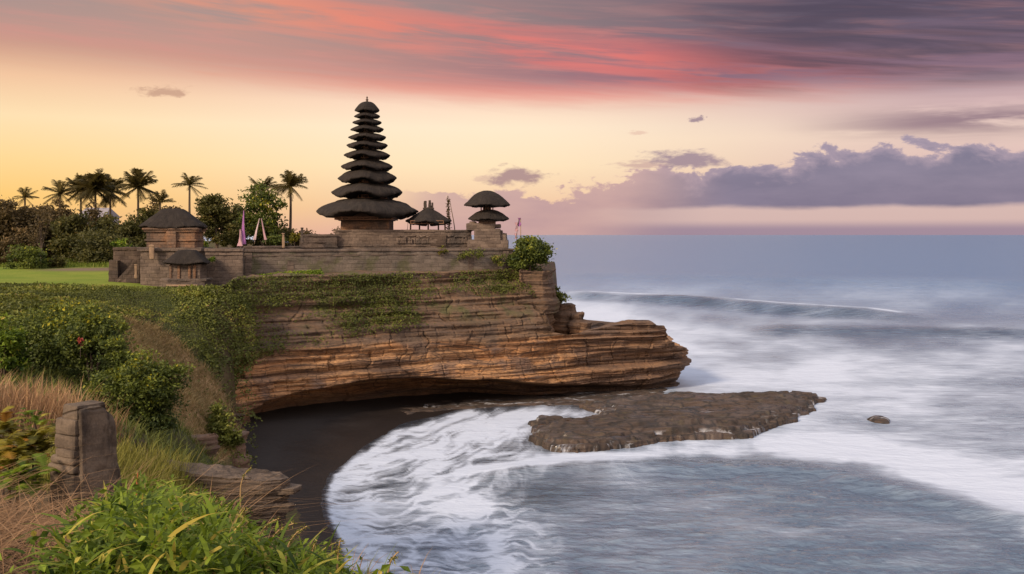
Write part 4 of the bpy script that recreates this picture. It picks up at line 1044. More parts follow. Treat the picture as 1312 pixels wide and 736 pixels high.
# ---- cloths and small flags
def cloth(px, py0, py1, Y, wpx, mat, label, lean=0.0, seed=0, name='banner', skirt=0.0):
    s = Y / F; b = P(px, py1, Y); h = (py1 - py0) * s
    t = thing(name, b, label, 'banner')
    link('pole', tubes('pole', [([(0, 0, -.3), (lean * .5, 0, h * .5), (lean, 0, h)], [.035, .03, .015])], 6), M['bamboo'], t)
    nz, na = 26, 26; zz = np.linspace(0.02, 1, nz)[:, None]; aa = np.linspace(0, 2 * math.pi, na, endpoint=False)[None]
    r = wpx * s * 0.5 * (np.clip(1.02 - zz, 0, 1) ** 0.7) * (0.75 + 0.35 * np.sin(aa * 3 + zz * 5 + seed) + 0.22 * fbm(aa * 2, zz * 4, seed, 5, 3)) + 0.02
    r = r * (1 + skirt * np.exp(-(zz / .28) ** 2))
    Vv = np.stack([lean * zz + r * np.cos(aa), r * np.sin(aa) * .7, h * zz + 0 * aa], -1).reshape(-1, 3)
    link('cloth', mesh_np('cloth', Vv, grid_faces(nz, na, True)), mat, t)
cloth(311.5, 270, 314, 80.5, 4.4, M['purple'], 'tall furled purple cloth standing on the wall', 0.05, 1, skirt=.5)
cloth(308.5, 294, 316, 80.3, 4.6, M['pinkcloth'], 'faded pink cloth bundled at the foot of the purple one', -0.05, 4, skirt=.6)
cloth(326, 280, 308, 82.3, 2.4, M['whitecloth'], 'pale pink cloth leaning to the right on the low wall', .42, 2, skirt=.25)
cloth(340.5, 280, 308, 82.3, 2.4, M['pinkcloth'], 'dusty pink cloth leaning to the left on the low wall', -.38, 3, skirt=.25)
# furled flag and bare pole at the headland end
q = P(661, 310, 86.5); t = thing('flag', q, 'furled dull purple flag with dangling strips at the headland end', 'flag')
link('pole', tubes('pole', [([(0, 0, -.8), (.1, 0, .9), (.28, 0, 2.1)], .025)], 6), M['bamboo'], t)
rng = np.random.default_rng(9)
for k, (x0, z0, hh, ww) in enumerate(((.30, 1.35, .75, .16), (.05, .9, .8, .14), (-.02, .25, .5, .10))):
    nz = 10; zz = np.linspace(0, 1, nz); Vv = []
    for zq in zz:
        w = ww * (0.7 + .4 * math.sin(zq * 7 + k)); Vv += [(x0 - w, .03 * math.sin(zq * 9), z0 + hh * zq), (x0 - w * .2, .06, z0 + hh * zq), (x0 + w * .6, -.04, z0 + hh * zq), (x0 + w, .05 * math.cos(zq * 8), z0 + hh * zq)]
    link('cloth_strip', mesh_np('cloth_strip', Vv, grid_faces(nz, 4)), M['pinkcloth'] if k else M['purple'], t)
q = P(667, 312, 86.5); t = thing('flag_pole', q, 'bare straight pole standing right of the furled purple flag', 'pole')
link('shaft', tubes('shaft', [([(0, 0, -.8), (.01, 0, 1.0), (0, 0, 2.1)], [.04, .035, .03])], 6), M['ochre'], t)
link('tip', tubes('tip', [([(0, 0, 2.1), (0, 0, 2.2)], [.045, .02])], 6), M['bamboo'], t)

# ---- pale house behind the trees
hp = P(126, 289, 140); ho = thing('house', (hp.x, hp.y, 11.5), 'pale house with grey gabled roof half hidden behind the palms', 'house')
hs = 140 / F
multi_box('wall', [dict(w=36 * hs, dd=5, h=CH - (279 - 301) * hs - 11.5, z0=0, amp=.0, res=1, bev=.02)], 0, M['pale'], ho)
bm = bmesh.new(); hz = CH - (279 - 301) * hs - 11.5; hw = 19 * hs
vv = [bm.verts.new(v) for v in ((-hw, -2.9, hz), (hw, -2.9, hz), (hw, 2.9, hz), (-hw, 2.9, hz), (-hw * .8, 0, hz + 1.4), (hw * .8, 0, hz + 1.4))]
for f in ((0, 1, 5, 4), (1, 2, 5), (2, 3, 4, 5), (3, 0, 4), (3, 2, 1, 0)): bm.faces.new([vv[i] for i in f])
me = bpy.data.meshes.new('roof'); bm.to_mesh(me); bm.free(); link('roof', me, M['roofgrey'], ho)
for k in (-1.2, 0.1, 1.3):
    w = multi_box('window', [dict(w=.6, dd=.08, h=.8, z0=hz - 1.1, amp=0, res=1, bev=.01)], 0, M['hole'], ho); w.location = (k, -2.53, 0)
# ================================================================== TREES
def tree(px, Y, top, wpx, bot, mat, label, seed, n=5200, ls=0.34, trunk_r=.18, cat='tree', name='broadleaf_tree', clumps=90, zb=None, group='trees behind the lawn', open_=0.0):
    rng = np.random.default_rng(seed); s = Y / F
    c = P(px, bot, Y); gz = float(ground_z(c.x, c.y)) if zb is None else zb
    t = thing(name, (c.x, c.y, gz), label, cat, group)
    zt = CH - (top - 301) * s - gz; z0 = CH - (bot - 301) * s - gz; h = zt - z0; w = wpx * s / 2
    nb = 7; blobs = []
    for k in range(nb):
        a = k * 2.4 + rng.uniform(0, 1); q = rng.uniform(.15, .62); zc = z0 + h * rng.uniform(.22, .75)
        rr = w * rng.uniform(.38, .58)
        blobs.append((w * q * math.cos(a), w * q * .9 * math.sin(a), zc, rr, rr, min(h * .30, rr * rng.uniform(.7, 1.0))))
    blobs.append((0, 0, z0 + h * .70, w * .45, w * .45, h * .29))
    pts, ct, cc = blob_points(blobs, n, rng, clumps, .20, .72)
    pts[:, 2] = np.maximum(pts[:, 2], z0 * 0.9 - .1)
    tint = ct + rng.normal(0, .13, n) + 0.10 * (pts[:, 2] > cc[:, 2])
    tr = [([(0, 0, -.3), (.08 * w, .02, z0 * .6 + h * .15), (0.02, 0.05, z0 + h * .55)], [trunk_r, trunk_r * .75, trunk_r * .3])]
    for k, b in enumerate(blobs): tr.append(([(0.03 * w, 0, z0 * .5 + h * .12 * (1 + k % 3)), (b[0] * .5, b[1] * .5, b[2] * .6 + z0 * .3), (b[0], b[1], b[2])], [trunk_r * .45, trunk_r * .3, .02]))
    link('trunk', tubes('trunk', tr, 6), M['bark'], t)
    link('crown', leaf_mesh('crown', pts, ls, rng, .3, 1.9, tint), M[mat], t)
    return t
tree(10, 112, 258, 96, 338, 'browntree', 'dark brown tree with wide crown at the frame edge', 101, 11000, .42, clumps=150)
tree(62, 118, 264, 84, 338, 'browntree', 'dull brown tree below the two smaller palms', 102, 9500, .42, clumps=140)
tree(98, 110, 272, 84, 340, 'darktree', 'dark olive tree in the middle of the wood', 103, 10500, .40, clumps=140)
tree(142, 113, 277, 78, 338, 'darktree', 'dark green tree below the dense palm cluster', 104, 10000, .40, clumps=140)
tree(190, 118, 268, 70, 330, 'darktree', 'olive tree half behind the gate shrine and low ragged palm', 141, 7000, .40, clumps=110)
tree(116, 117, 256, 54, 330, 'browntree', 'loose brown tree in front of the pale house', 161, 2600, .34, clumps=60)
tree(196, 124, 253, 62, 325, 'browntree', 'loose brown tree between the tall spreading palm and the low ragged palm', 162, 2600, .34, clumps=60)
tree(308, 114, 256, 48, 315, 'darktree', 'upright dark green tree filling the gap between the two large green trees', 163, 4200, .34, clumps=80)
tree(77, 121, 256, 50, 330, 'browntree', 'brown tree at the foot of the second palm', 164, 3000, .34, clumps=60)
tree(36, 122, 262, 80, 334, 'browntree', 'brown tree behind the thin bare grey tree', 142, 8000, .42, clumps=120)
tree(120, 121, 272, 80, 336, 'darktree', 'olive tree under the pale house', 143, 8000, .42, clumps=120)
tree(128, 104, 300, 100, 342, 'darktree', 'low wide dark undergrowth bush along the edge of the lawn', 144, 7000, .34, .06, 'bush', 'bush', 120, group=None)
tree(20, 103, 302, 60, 344, 'browntree', 'low brown bush at the lawn edge below the wide brown tree', 145, 4500, .34, .06, 'bush', 'bush', 80, group=None)
tree(176, 109, 274, 58, 332, 'darktree', 'grey green tree touching the left eave of the gate shrine', 105, 7000, .38, clumps=100)
tree(218, 122, 262, 70, 320, 'browntree', 'thin feathery tree rising behind the gate shrine roof', 106, 1700, .32)
tree(276, 100, 247, 64, 316, 'darktree', 'dense round dark green tree right of the gate shrine', 107, 7600, .32, clumps=130)
tree(334, 106, 236, 70, 312, 'bush', 'tall leafy green tree behind the pale pink cloths', 108, 6200, .32, clumps=120)
tree(306, 112, 272, 44, 315, 'darktree', 'small dark tree between the two large green trees', 109, 2600)
tree(356, 112, 290, 50, 315, 'darktree', 'low dark tree at the foot of the rightmost palm', 110, 2600)
tree(300, 104, 296, 60, 318, 'darktree', 'low dark bush in the gap right of the round dark green tree', 151, 2600, .3, .06, 'bush', 'bush', 60, group=None)
tree(345, 108, 297, 60, 318, 'darktree', 'low bush behind the pale pink cloths below the tall green tree', 152, 2600, .3, .06, 'bush', 'bush', 60, group=None)
tree(388, 112, 297, 60, 318, 'browntree', 'low brown bush on the skyline right of the rightmost palm', 153, 2200, .3, .06, 'bush', 'bush', 60, group=None)
tree(398, 108, 296, 46, 316, 'browntree', 'low twiggy brown tree left of the temple tower', 111, 900, .28)
tree(436, 98, 289, 26, 310, 'browntree', 'sparse low shrub against the sky beside the tower base', 131, 380, .24, name='shrub', cat='shrub', group=None)
tree(52, 101, 262, 34, 325, 'browntree', 'thin bare grey tree in front of the brown wood', 112, 420, .25, .10, clumps=40)
tree(36, 97, 317, 66, 344, 'bush', 'rounded pale green shrub at the far edge of the lawn', 113, 2600, .26, .07, 'shrub', 'shrub', 60, group=None)
tree(72, 98, 327, 34, 344, 'darktree', 'low dark shrub beside the small lone trunk on the lawn', 114, 1200, .24, .05, 'shrub', 'shrub', 40, group=None)
tree(155, 96, 303, 30, 338, 'bright', 'bright green young tree left of the ruined wall', 115, 900, .28, .06, 'young_tree', 'tree', 40, group=None)
tree(170, 98, 318, 34, 338, 'bush', 'small green shrub behind the ruined wall', 116, 900, .26, .05, 'shrub', 'shrub', 40, group=None)
tree(262, 84, 309, 16, 320, 'bright', 'small yellow green plant on the wall top beside the gate shrine', 117, 300, .18, .03, 'wall_plant', 'plant', 20, 12.8, None)
tree(272, 76.2, 329, 13, 337, 'bright', 'little green plant rooted at the eave of the small shrine', 118, 260, .15, .02, 'wall_plant', 'plant', 16, 11.6, None)
tree(377, 85, 298, 18, 310, 'yellow', 'yellow green bush on the low wall left of the stepped wall', 119, 500, .2, .03, 'wall_plant', 'plant', 24, 12.9, None)
tree(352, 86, 299, 30, 314, 'bush', 'dark green bush on the low wall right of the pink cloths', 120, 900, .22, .03, 'wall_plant', 'plant', 30, 12.9, None)
tree(677, 86, 304, 68, 358, 'bush', 'dense rounded green bush at the seaward corner of the cliff top', 121, 9500, .26, .08, 'bush', 'bush', 150, 10.8, None)
tree(566, 84.6, 316, 30, 328, 'yellow', 'yellow green weed tuft growing from the retaining wall', 122, 500, .18, .02, 'wall_plant', 'plant', 22, 12.0, None)
tree(608, 84.8, 320, 46, 332, 'ivy', 'flat dark green weeds on the retaining wall under the double roof shrine', 123, 700, .17, .02, 'wall_plant', 'plant', 22, 11.9, None)
tree(638, 85.4, 322, 30, 345, 'ivy', 'dull green creeper hanging on the retaining wall next to the corner bush', 124, 700, .18, .02, 'wall_plant', 'plant', 22, 11.2, None)
tree(715, 88.0, 368, 26, 392, 'ivy', 'small dark bush on the boulder at the cliff shoulder', 125, 1500, .2, .05, 'bush', 'bush', 40, 7.2, None)

def palm(px, top, Y, rpx, label, seed, nf=22, thick=1.0, z_foot=None):
    rng = np.random.default_rng(seed); s = Y / F; Rr = rpx * s
    c = P(px, top, Y); gz = float(ground_z(c.x, c.y)); gz = min(max(gz, 10.5), 12.5)
    t = thing('palm_tree', (c.x, c.y, gz), label, 'palm', 'coconut palms on the skyline')
    zc = CH - (top - 301) * s - gz - Rr * 0.78
    bend = rng.uniform(-.5, .5)
    pts = [(bend * (1 - (1 - k) ** 2) * 0 + bend * math.sin(k * 2.2) * .5, 0, -.3 + (zc + .3) * k) for k in np.linspace(0, 1, 10)]
    pts = [(p[0] - pts[-1][0], p[1], p[2]) for p in pts]
    link('trunk', tubes('trunk', [(pts, np.linspace(.19, .11, 10))], 7), M['bark'], t)
    V = []; Tn = []
    for k in range(nf):
        az_ = k * 2.399 + rng.uniform(-.2, .2); el_ = R(rng.uniform(-38, 60)) if k % 3 else R(rng.uniform(35, 85))
        L = Rr * rng.uniform(.92, 1.15); dr = rng.uniform(.25, .75)
        d0 = np.array([math.cos(az_) * math.cos(el_), math.sin(az_) * math.cos(el_), math.sin(el_)])
        sidev = np.array([-math.sin(az_), math.cos(az_), 0.0])
        m = 26; tn = np.clip(rng.normal(.4, .15), 0, 1)
        ks = np.linspace(0, 1, m)
        spine = d0[None] * (ks * L)[:, None] + np.array([0, 0, -1])[None] * (dr * L * .55 * ks ** 2.2)[:, None] + np.array([0, 0, zc])
        tg = np.gradient(spine, axis=0); tg /= np.linalg.norm(tg, axis=1, keepdims=True)
        for j in range(m - 1):
            for sg in (-1, 1):
                ll = Rr * .27 * (math.sin(math.pi * (0.12 + .82 * ks[j])) ** .7) * rng.uniform(.8, 1.15) * thick
                dirv = sidev * sg * .62 + tg[j] * .75 + np.array([0, 0, -.25 - .45 * rng.random()]); dirv /= np.linalg.norm(dirv)
                w = tg[j] * (0.036 * Rr * thick)
                a0 = spine[j]
                V += [a0 - w * .5, a0 + w * .5, a0 + dirv * ll + w * .2, a0 + dirv * ll - w * .1]; Tn += [tn] * 4
            w = sidev * .028 * (1 - .7 * ks[j]) * Rr / 2
            V += [spine[j] - w, spine[j] + w, spine[j + 1] + w * .8, spine[j + 1] - w * .8]; Tn += [.15] * 4
    link('crown', mesh_np('crown', np.array(V), np.arange(len(V)).reshape(-1, 4), {'tint': np.array(Tn)}, False), M['palm'], t)
for a in ((32, 239, 128, 18, 'small lone palm nearest the frame edge above the brown wood', 1, 20),
          (77, 229, 124, 24, 'second palm from the frame edge standing clear of its neighbours', 2, 24),
          (104, 225, 127, 23, 'palm on the near side of the dense palm cluster', 3, 36, 1.4),
          (122, 220, 122, 27, 'tallest and fullest palm of the dense cluster above the pale house', 4, 46, 1.45),
          (141, 226, 126, 25, 'palm with long drooping fronds at the inland side of the cluster', 5, 36, 1.35),
          (177, 217, 120, 29, 'tall palm with long spread fronds between the cluster and the gate shrine', 6, 34, 1.2),
          (205, 243, 118, 21, 'low ragged palm just above the gate shrine roof', 7, 20),
          (243, 220, 119, 22, 'slim palm leaning alone between gate shrine and round dark tree', 8, 19),
          (337, 223, 112, 26, 'palm rising out of the tall leafy green tree', 9, 20),
          (372, 220, 108, 24, 'slender rightmost palm beside the temple tower', 10, 30, 1.25)):
    palm(*a)
# ================================================================== GROUND COVER ON THE SLOPES
def px_of(x, y, z): return 656 + x / y * F, 301 + (CH - z) / y * F
def ground_nrm(x, y):
    e = 0.4; gx = (ground_z(x + e, y) - ground_z(x - e, y)) / (2 * e); gy = (ground_z(x, y + e) - ground_z(x, y - e)) / (2 * e)
    n = np.stack([-gx, -gy, np.ones_like(gx)], 1); return n / np.linalg.norm(n, axis=1, keepdims=True)
def scatter(x0, x1, y0, y1, n, rng): return rng.uniform(x0, x1, n), rng.uniform(y0, y1, n)

# creeping ivy over the far bank
rng = np.random.default_rng(11)
x, y = scatter(-38, -13, 44, 73, 210000, rng)
z = ground_z(x, y); px, py = px_of(x, y, z)
tanm = zone_tan(x, y)
dens = 0.75 + 0.7 * fbm(x * 0.35, y * 0.35, 0, 90, 4)
bare = sst(px + 14 * fbm(x * .5, y * .5, 0, 91, 3), 262, 300) * sst(py, 440, 480)                  # earthy corner by the beach
keep = (rng.random(len(x)) < np.clip(dens, 0, 1) * (1 - 0.95 * tanm) * (1 - 0.85 * bare)) & (z > 0.8) & (px > -40) & (px < 325)
x, y, z = x[keep], y[keep], z[keep]
nr = ground_nrm(x, y); hump = (0.6 - .5 * sst(y, 62, 67)) * (1 - sst(fbm(x * 0, y * 0) + zone_tan(x + .5, y - .6), .1, .6)) * np.clip(fbm(x * 0.55, y * 0.55, z * .5, 92, 4) * 1.4 + .25, 0, 1)
pts = np.stack([x, y, z], 1) + nr * (hump + rng.uniform(0, .16, len(x)))[:, None]
tint = 0.30 + 0.45 * fbm(x * 0.5, y * 0.5, z * .4, 93, 4) + rng.normal(0, .13, len(x)) + .28 * hump
tint = np.where(fbm(x * .3, y * .3, z * .3, 99, 4) > .36, .82 + rng.normal(0, .1, len(x)), tint)
lsz = .09 + .14 * np.clip(fbm(x * .4, y * .4, z * .4, 100, 3) + .5, 0, 1)
ivy = link('ivy', leaf_mesh('ivy', pts, lsz, rng, .3, 1.6, tint, nr), M['ivy'])
struct(ivy, 'stuff', 'ivy and creepers covering the bank below the lawn')

# creepers and grass on the upper cliff face
rng = np.random.default_rng(12)
Xc, Yc, Zc, Sc = (CL[k] for k in 'XYZS')
nv, nsn = Xc.shape
n = 200000
iv = rng.integers(int(nv * .30), nv - 1, n); js = rng.integers(0, 760, n)
x, y, z, s = Xc[iv, js], Yc[iv, js], Zc[iv, js], Sc[iv, js]
px, py = px_of(x, y, z)
m = fbm(s * 0.16, z * 0.42, 0, 95, 5) + 0.25 * fbm(s * 0.9, z * 1.6, 0, 98, 3)
lim = np.interp(px, [295, 330, 440, 470, 560, 700], [3.2, 5.2, 6.2, 6.6, 6.9, 7.0])
band = sst(z, lim - .6, lim + .5)
want = band * np.clip(np.interp(px, [300, 340, 460, 520, 706], [1.15, .70, .30, .16, .16]) + 2.0 * m - 0.35 * np.exp(-((z - 8.6) / .8) ** 2), 0, 1)
want = np.maximum(want, 0.85 * sst(z, 10.1, 10.7) * np.clip(.25 + 2 * fbm(s * .5, 0, 0, 97, 3), 0, 1))
keep = (rng.random(n) < want * 0.55) & (px < 705)
x, y, z, s = x[keep], y[keep], z[keep], s[keep]; jk = js[keep]
nr = np.stack([CL['nx'][jk], CL['ny'][jk], np.full(len(x), .6)], 1)
pts = np.stack([x, y, z], 1) + nr * (rng.uniform(0, .22, (len(x), 1)) + .55 * np.clip(fbm(s * .8, z * 1.1, 0, 101, 3), 0, 1)[:, None])
tint = 0.34 + 0.4 * fbm(s * .3, z * .6, 0, 96, 3) + rng.normal(0, .14, len(x))
struct(link('creepers', leaf_mesh('creepers', pts, 0.17, rng, .2, 1.8, tint, nr), M['ivy']), 'stuff', 'green creepers hanging on the upper cliff')

# clipped hedge along the lawn edge, and the brighter one under the wall
def hedge(name, path, wid, hgt, n, mat, label, seed, ls=.17):
    rng = np.random.default_rng(seed); pa = np.array(path); L = np.concatenate([[0], np.cumsum(np.hypot(*np.diff(pa[:, :2], axis=0).T))])
    q = rng.uniform(0, L[-1], n); c = np.stack([np.interp(q, L, pa[:, k]) for k in range(3)], 1)
    th = rng.uniform(-.2 * math.pi, 1.0 * math.pi, n); r = rng.uniform(.70, 1.06, n) + 0.22 * fbm(q * .7, th * 1.2, 0, seed, 3)
    tg = (pa[-1] - pa[0]); tg[2] = 0; tg /= np.linalg.norm(tg); sd_ = np.array([tg[1], -tg[0], 0])
    off = sd_[None] * (np.cos(th) * wid * .5 * r)[:, None]; off[:, 2] = np.maximum(np.sin(th), -.15) * hgt * r
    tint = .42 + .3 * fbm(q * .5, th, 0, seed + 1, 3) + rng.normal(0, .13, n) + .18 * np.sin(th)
    t = thing(name, pa[0], label, 'hedge')
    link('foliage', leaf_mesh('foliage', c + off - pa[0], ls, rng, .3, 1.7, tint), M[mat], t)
    k = np.linspace(0, 1, 60); st = np.stack([np.interp(k * L[-1], L, pa[:, j]) - pa[0][j] for j in range(3)], 1); st[:, 2] += hgt * .2 + .12 * np.sin(k * 90)
    link('woody_stem', tubes('woody_stem', [(st, .05)], 5), M['bark'], t)
hp_ = []
for a, Y, zz in ((-30, 69.0, 9.45), (60, 69.5, 9.45), (140, 70.5, 9.4), (190, 71.5, 9.15), (215, 72, 8.75), (262, 72.8, 8.65), (308, 73.8, 9.0)):
    hp_.append(((a - 656) / F * Y, Y, zz))
hedge('hedge', hp_, 2.4, 0.75, 20000, 'ivy', 'long low dark green hedge along the near edge of the lawn', 31, .19)
hp2 = [((a - 656) / F * Y, Y, zz) for a, Y, zz in ((314, 76.5, 10.1), (360, 77.6, 10.3), (412, 79.2, 10.45))]
hedge('hedge', hp2, 1.8, 0.65, 7000, 'bright', 'short bright green hedge at the foot of the retaining wall', 32, .17)
def shrub(px, py_top, wpx, py_bot, Y, mat, label, seed, n, ls, name='shrub', cat='shrub', clumps=70, parts=6, asp=1.9):
    rng = np.random.default_rng(seed); s = Y / F; c = P(px, py_bot, Y); gz = float(ground_z(c.x, c.y)); base = min(gz, c.z + .2)
    t = thing(name, (c.x, c.y, base), label, cat)
    h = CH - (py_top - 301) * s - base; w = wpx * s * .5; blobs = []
    for k in range(parts):
        a = k * 2.4 + rng.uniform(0, .8); q = rng.uniform(.25, .68); rr = w * rng.uniform(.36, .52)
        blobs.append((w * q * math.cos(a), w * q * .8 * math.sin(a), h * rng.uniform(.25, .68), rr, rr, min(rr, h * .34)))
    blobs.append((0, 0, h * .66, w * .45, w * .45, h * .33))
    pts, ct, cc = blob_points(blobs, n, rng, clumps, .2, .75)
    pts[:, 2] = np.maximum(pts[:, 2], -.1)
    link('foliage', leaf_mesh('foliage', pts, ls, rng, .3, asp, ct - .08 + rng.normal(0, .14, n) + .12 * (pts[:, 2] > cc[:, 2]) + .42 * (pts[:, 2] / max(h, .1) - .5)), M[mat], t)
    st = [([(0, 0, -.3), (b[0] * .4, b[1] * .4, b[2] * .5), (b[0], b[1], b[2])], [.05, .035, .012]) for b in blobs]
    link('stems', tubes('stems', st, 5), M['bark'], t)
    return t
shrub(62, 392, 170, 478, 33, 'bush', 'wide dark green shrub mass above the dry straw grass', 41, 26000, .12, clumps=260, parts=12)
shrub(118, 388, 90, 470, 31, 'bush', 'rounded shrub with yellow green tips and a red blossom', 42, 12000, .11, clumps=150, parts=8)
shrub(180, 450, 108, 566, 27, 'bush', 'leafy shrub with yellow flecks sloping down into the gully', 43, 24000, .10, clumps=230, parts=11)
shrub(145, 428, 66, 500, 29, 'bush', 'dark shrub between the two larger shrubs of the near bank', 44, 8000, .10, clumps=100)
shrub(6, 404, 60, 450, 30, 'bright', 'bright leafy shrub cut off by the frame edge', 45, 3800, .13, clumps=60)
shrub(280, 511, 62, 598, 55.0, 'ivy', 'tall dark green bush hanging over the beach corner', 46, 9500, .20, name='bush', cat='bush', clumps=90)
shrub(246, 560, 40, 606, 50, 'ivy', 'small dull bush on the red rocks left of the beach bush', 47, 1600, .18, name='bush', cat='bush', clumps=40)
rng = np.random.default_rng(5)
c = P(103, 437, 29.4); t = thing('red_flower', c, 'small bright red blossom cluster on the shrub with yellow green tips', 'flower')
link('petals', leaf_mesh('petals', rng.normal(size=(46, 3)) * np.array([.03, .03, .07]), .07, rng, .2, 1.4), M['red'], t)
link('stem', tubes('stem', [([(0, 0, -.5), (0, .02, .05)], .008)], 5), M['bark'], t)

# straw coloured grass of the far bank
rng = np.random.default_rng(14); x, y = scatter(-27, -15, 47, 68, 60000, rng)
k = rng.random(len(x)) < zone_tan(x, y) * 0.9; x, y = x[k], y[k]; z = ground_z(x, y)
struct(link('bank_grass', blades('bank_grass', np.stack([x, y, z], 1), .36, rng, .034, .8, .5, 2, None, np.clip(.35 + .4 * fbm(x * .5, y * .5, 0, 61, 3) + rng.normal(0, .15, len(x)), 0, 1)), M['tan']), 'stuff', 'short tan grass on the bare bank')
# lawn rim grass
rng = np.random.default_rng(15); x, y = scatter(-52, -26, 98, 112, 16000, rng); z = ground_z(x, y)
struct(link('lawn_grass', blades('lawn_grass', np.stack([x, y, z], 1), .45, rng, .05, .3, .4, 2), M['lawngrass']), 'stuff', 'longer bright grass behind the lawn')

# ================================================================== EARTHY ROCKS IN THE GULLY
def rock(px, py, Y, wpx, hpx, mat, label, seed, depth=None, name='rock', zb=-.4, amp=.25, n=140, nv=26, dome=0.0):
    s = Y / F; c = P(px, py, Y); w = wpx * s / 2; dpt = depth or w * .8
    rg = np.random.default_rng(seed); a = np.linspace(0, 2 * math.pi, 11, endpoint=False)
    out = [(w * math.cos(q) * rg.uniform(.75, 1.1), dpt * math.sin(q) * rg.uniform(.75, 1.1)) for q in a]
    o = strata_rock(name, out, zb, hpx * s, M[mat], seed, n, nv, amp, (lambda x, y: -dome * ((x / w) ** 2 + (y / dpt) ** 2)) if dome else None, tilt=(rg.uniform(-.15, .15), rg.uniform(-.1, .1)), ncap=12, sfreq=1.6)
    o.location = c
    return tag(o, label, 'rock')
rock(296, 600, 57.0, 40, 46, 'redrock', 'reddish earthy rock at the corner where bank meets beach', 3, amp=.5)
rock(302, 562, 64.5, 24, 30, 'redrock', 'tall reddish rock directly below the left end of the cliff', 4, amp=.4)
rock(250, 575, 50.0, 60, 16, 'redrock', 'broad brown rock at the bottom of the tan bank', 5, amp=.4)
rock(236, 600, 40.0, 50, 16, 'redrock', 'dark jagged rock below the leafy gully shrub', 6, amp=.35)
rock(1125, 535, 74.0, 32, 2.5, 'reef', 'small low rock awash in the surf beyond the platform', 7, amp=.10, dome=.42, depth=1.3, zb=-.5)
rock(720, 424, 89.0, 40, 34, 'cliff', 'dark boulder leaning on the cliff shoulder under the small bush', 8, amp=.5, zb=-1)
rock(738, 424, 88.0, 22, 22, 'cliff', 'small upright stone on the cliff shoulder', 9, amp=.35, zb=-1)
rock(749, 424, 87.6, 20, 11, 'cliff', 'lowest stone of the heap on the cliff shoulder', 10, amp=.3, zb=-1)

struct(strata_rock('cliff_corner', [tuple(P(a, 400, Y)[:2]) for a, Y in ((664, 84.6), (684, 84.9), (697, 84.9), (706, 85.6), (711, 87), (712, 90), (706, 93), (690, 93), (664, 92))], 3.5, 10.85, M['cliff'], 44, 300, 130, .62, lambda x, y: .15 * fbm(x, y, 0, 4, 3), (0, 0), 0, 16, 1.0), label='vertical layered rock corner under the seaward bush')

# ================================================================== FOREGROUND
# layered ledge sticking out over the beach
def px_list(pts, Y): return [P(a, b, Y) for a, b in pts]
Yl = 18.5
lo = [(-6.7, 18.6), (-6.0, 18.25), (-5.2, 18.1), (-4.6, 18.15), (-4.30, 18.3), (-4.22, 18.6), (-4.5, 18.95), (-5.2, 19.2), (-6.0, 19.4), (-6.8, 19.5)]
ld = strata_rock('rock_ledge', lo, 8.0, 9.56, M['ledge'], 17, 520, 130, .10, lambda x, y: 0.035 * fbm(x * 3, y * 3, 0, 9, 4) - 0.35 * np.clip(y - 18.9, 0, 2), (-.10, .0), .25, 40, 5.5)
tag(ld, 'layered grey brown rock ledge jutting over the dark beach', 'rock ledge')
for pts, z0, z1, sd_, lb in ((([-4.6, 18.25], [-4.05, 18.3], [-3.98, 18.6], [-4.5, 18.8]), 9.16, 9.27, 5, 'pale flat slab at the tip of the rock ledge'), (([-4.6, 18.2], [-4.12, 18.2], [-4.05, 18.4], [-4.5, 18.6]), 8.86, 8.97, 6, 'lower thin slab below the tip of the rock ledge')):
    tag(strata_rock('rock_slab', [tuple(p) for p in pts], z0, z1, M['ledge'], sd_, 90, 12, .05, None, (0, 0), 0, 8, 5), lb, 'rock slab')

# weathered stone pillar
pc_ = P(96, 668, 11.0)
pil = thing('stone_pillar', (pc_.x, pc_.y, 10.7), 'weathered carved stone gate pillar standing in the dry grass', 'pillar', None, math.radians(-30))
u = 11.0 / F
zz = lambda py: CH - (py - 301) * u - 10.7
def pblock(name, w, dd, py1, py0, cx=0, cy=0, amp=.010, bev=.014, seed=0, taper=0.0, par=pil, res=.022):
    cx = .225 - w / 2 - .01
    o = link(name, rbox(name, w, dd, zz(py0) - zz(py1), res, bev, amp, 3.0, taper, seed, cx, cy, zz(py1)), M['pillarstone'], par); return o
pblock('base', .44, .56, 690, 603, 0, .10, .018, .02, 1, .04)
pblock('moulding', .47, .52, 602.5, 592, 0, .08, .010, .045, 2)
pblock('moulding', .43, .50, 592, 581, 0, .07, .012, .05, 3)
pblock('neck', .33, .46, 581.5, 572, 0, .06, .010, .02, 4)
pblock('shaft', .35, .48, 572, 554, 0, .08, .010, .02, 5)
pblock('shaft', .345, .47, 553.6, 534, 0, .08, .010, .02, 6)
pblock('cap', .25, .38, 534, 516.5, .01, .06, .012, .016, 7, .04)
V, Fq = rbox_arrays(.12, .44, zz(521) - zz(700), .018, .02, .022, 4.0, 0, 9, .19, .11, zz(700))
hq = np.clip((V[:, 2] - zz(700)) / (zz(521) - zz(700)), 0, 1)
V[:, 2] -= np.clip((V[:, 1] - .16), 0, 1) * hq * .75
V[:, 0] += (1 - hq) * .05; V[:, 1] = np.where(V[:, 1] > .1, V[:, 1] + (1 - hq) * .14, V[:, 1])
V[:, 0] += .02 * fbm(V[:, 1] * 9, V[:, 2] * 2.2, 0, 88, 4)
link('buttress', mesh_np('buttress', V, Fq), M['pillarstone'], pil)

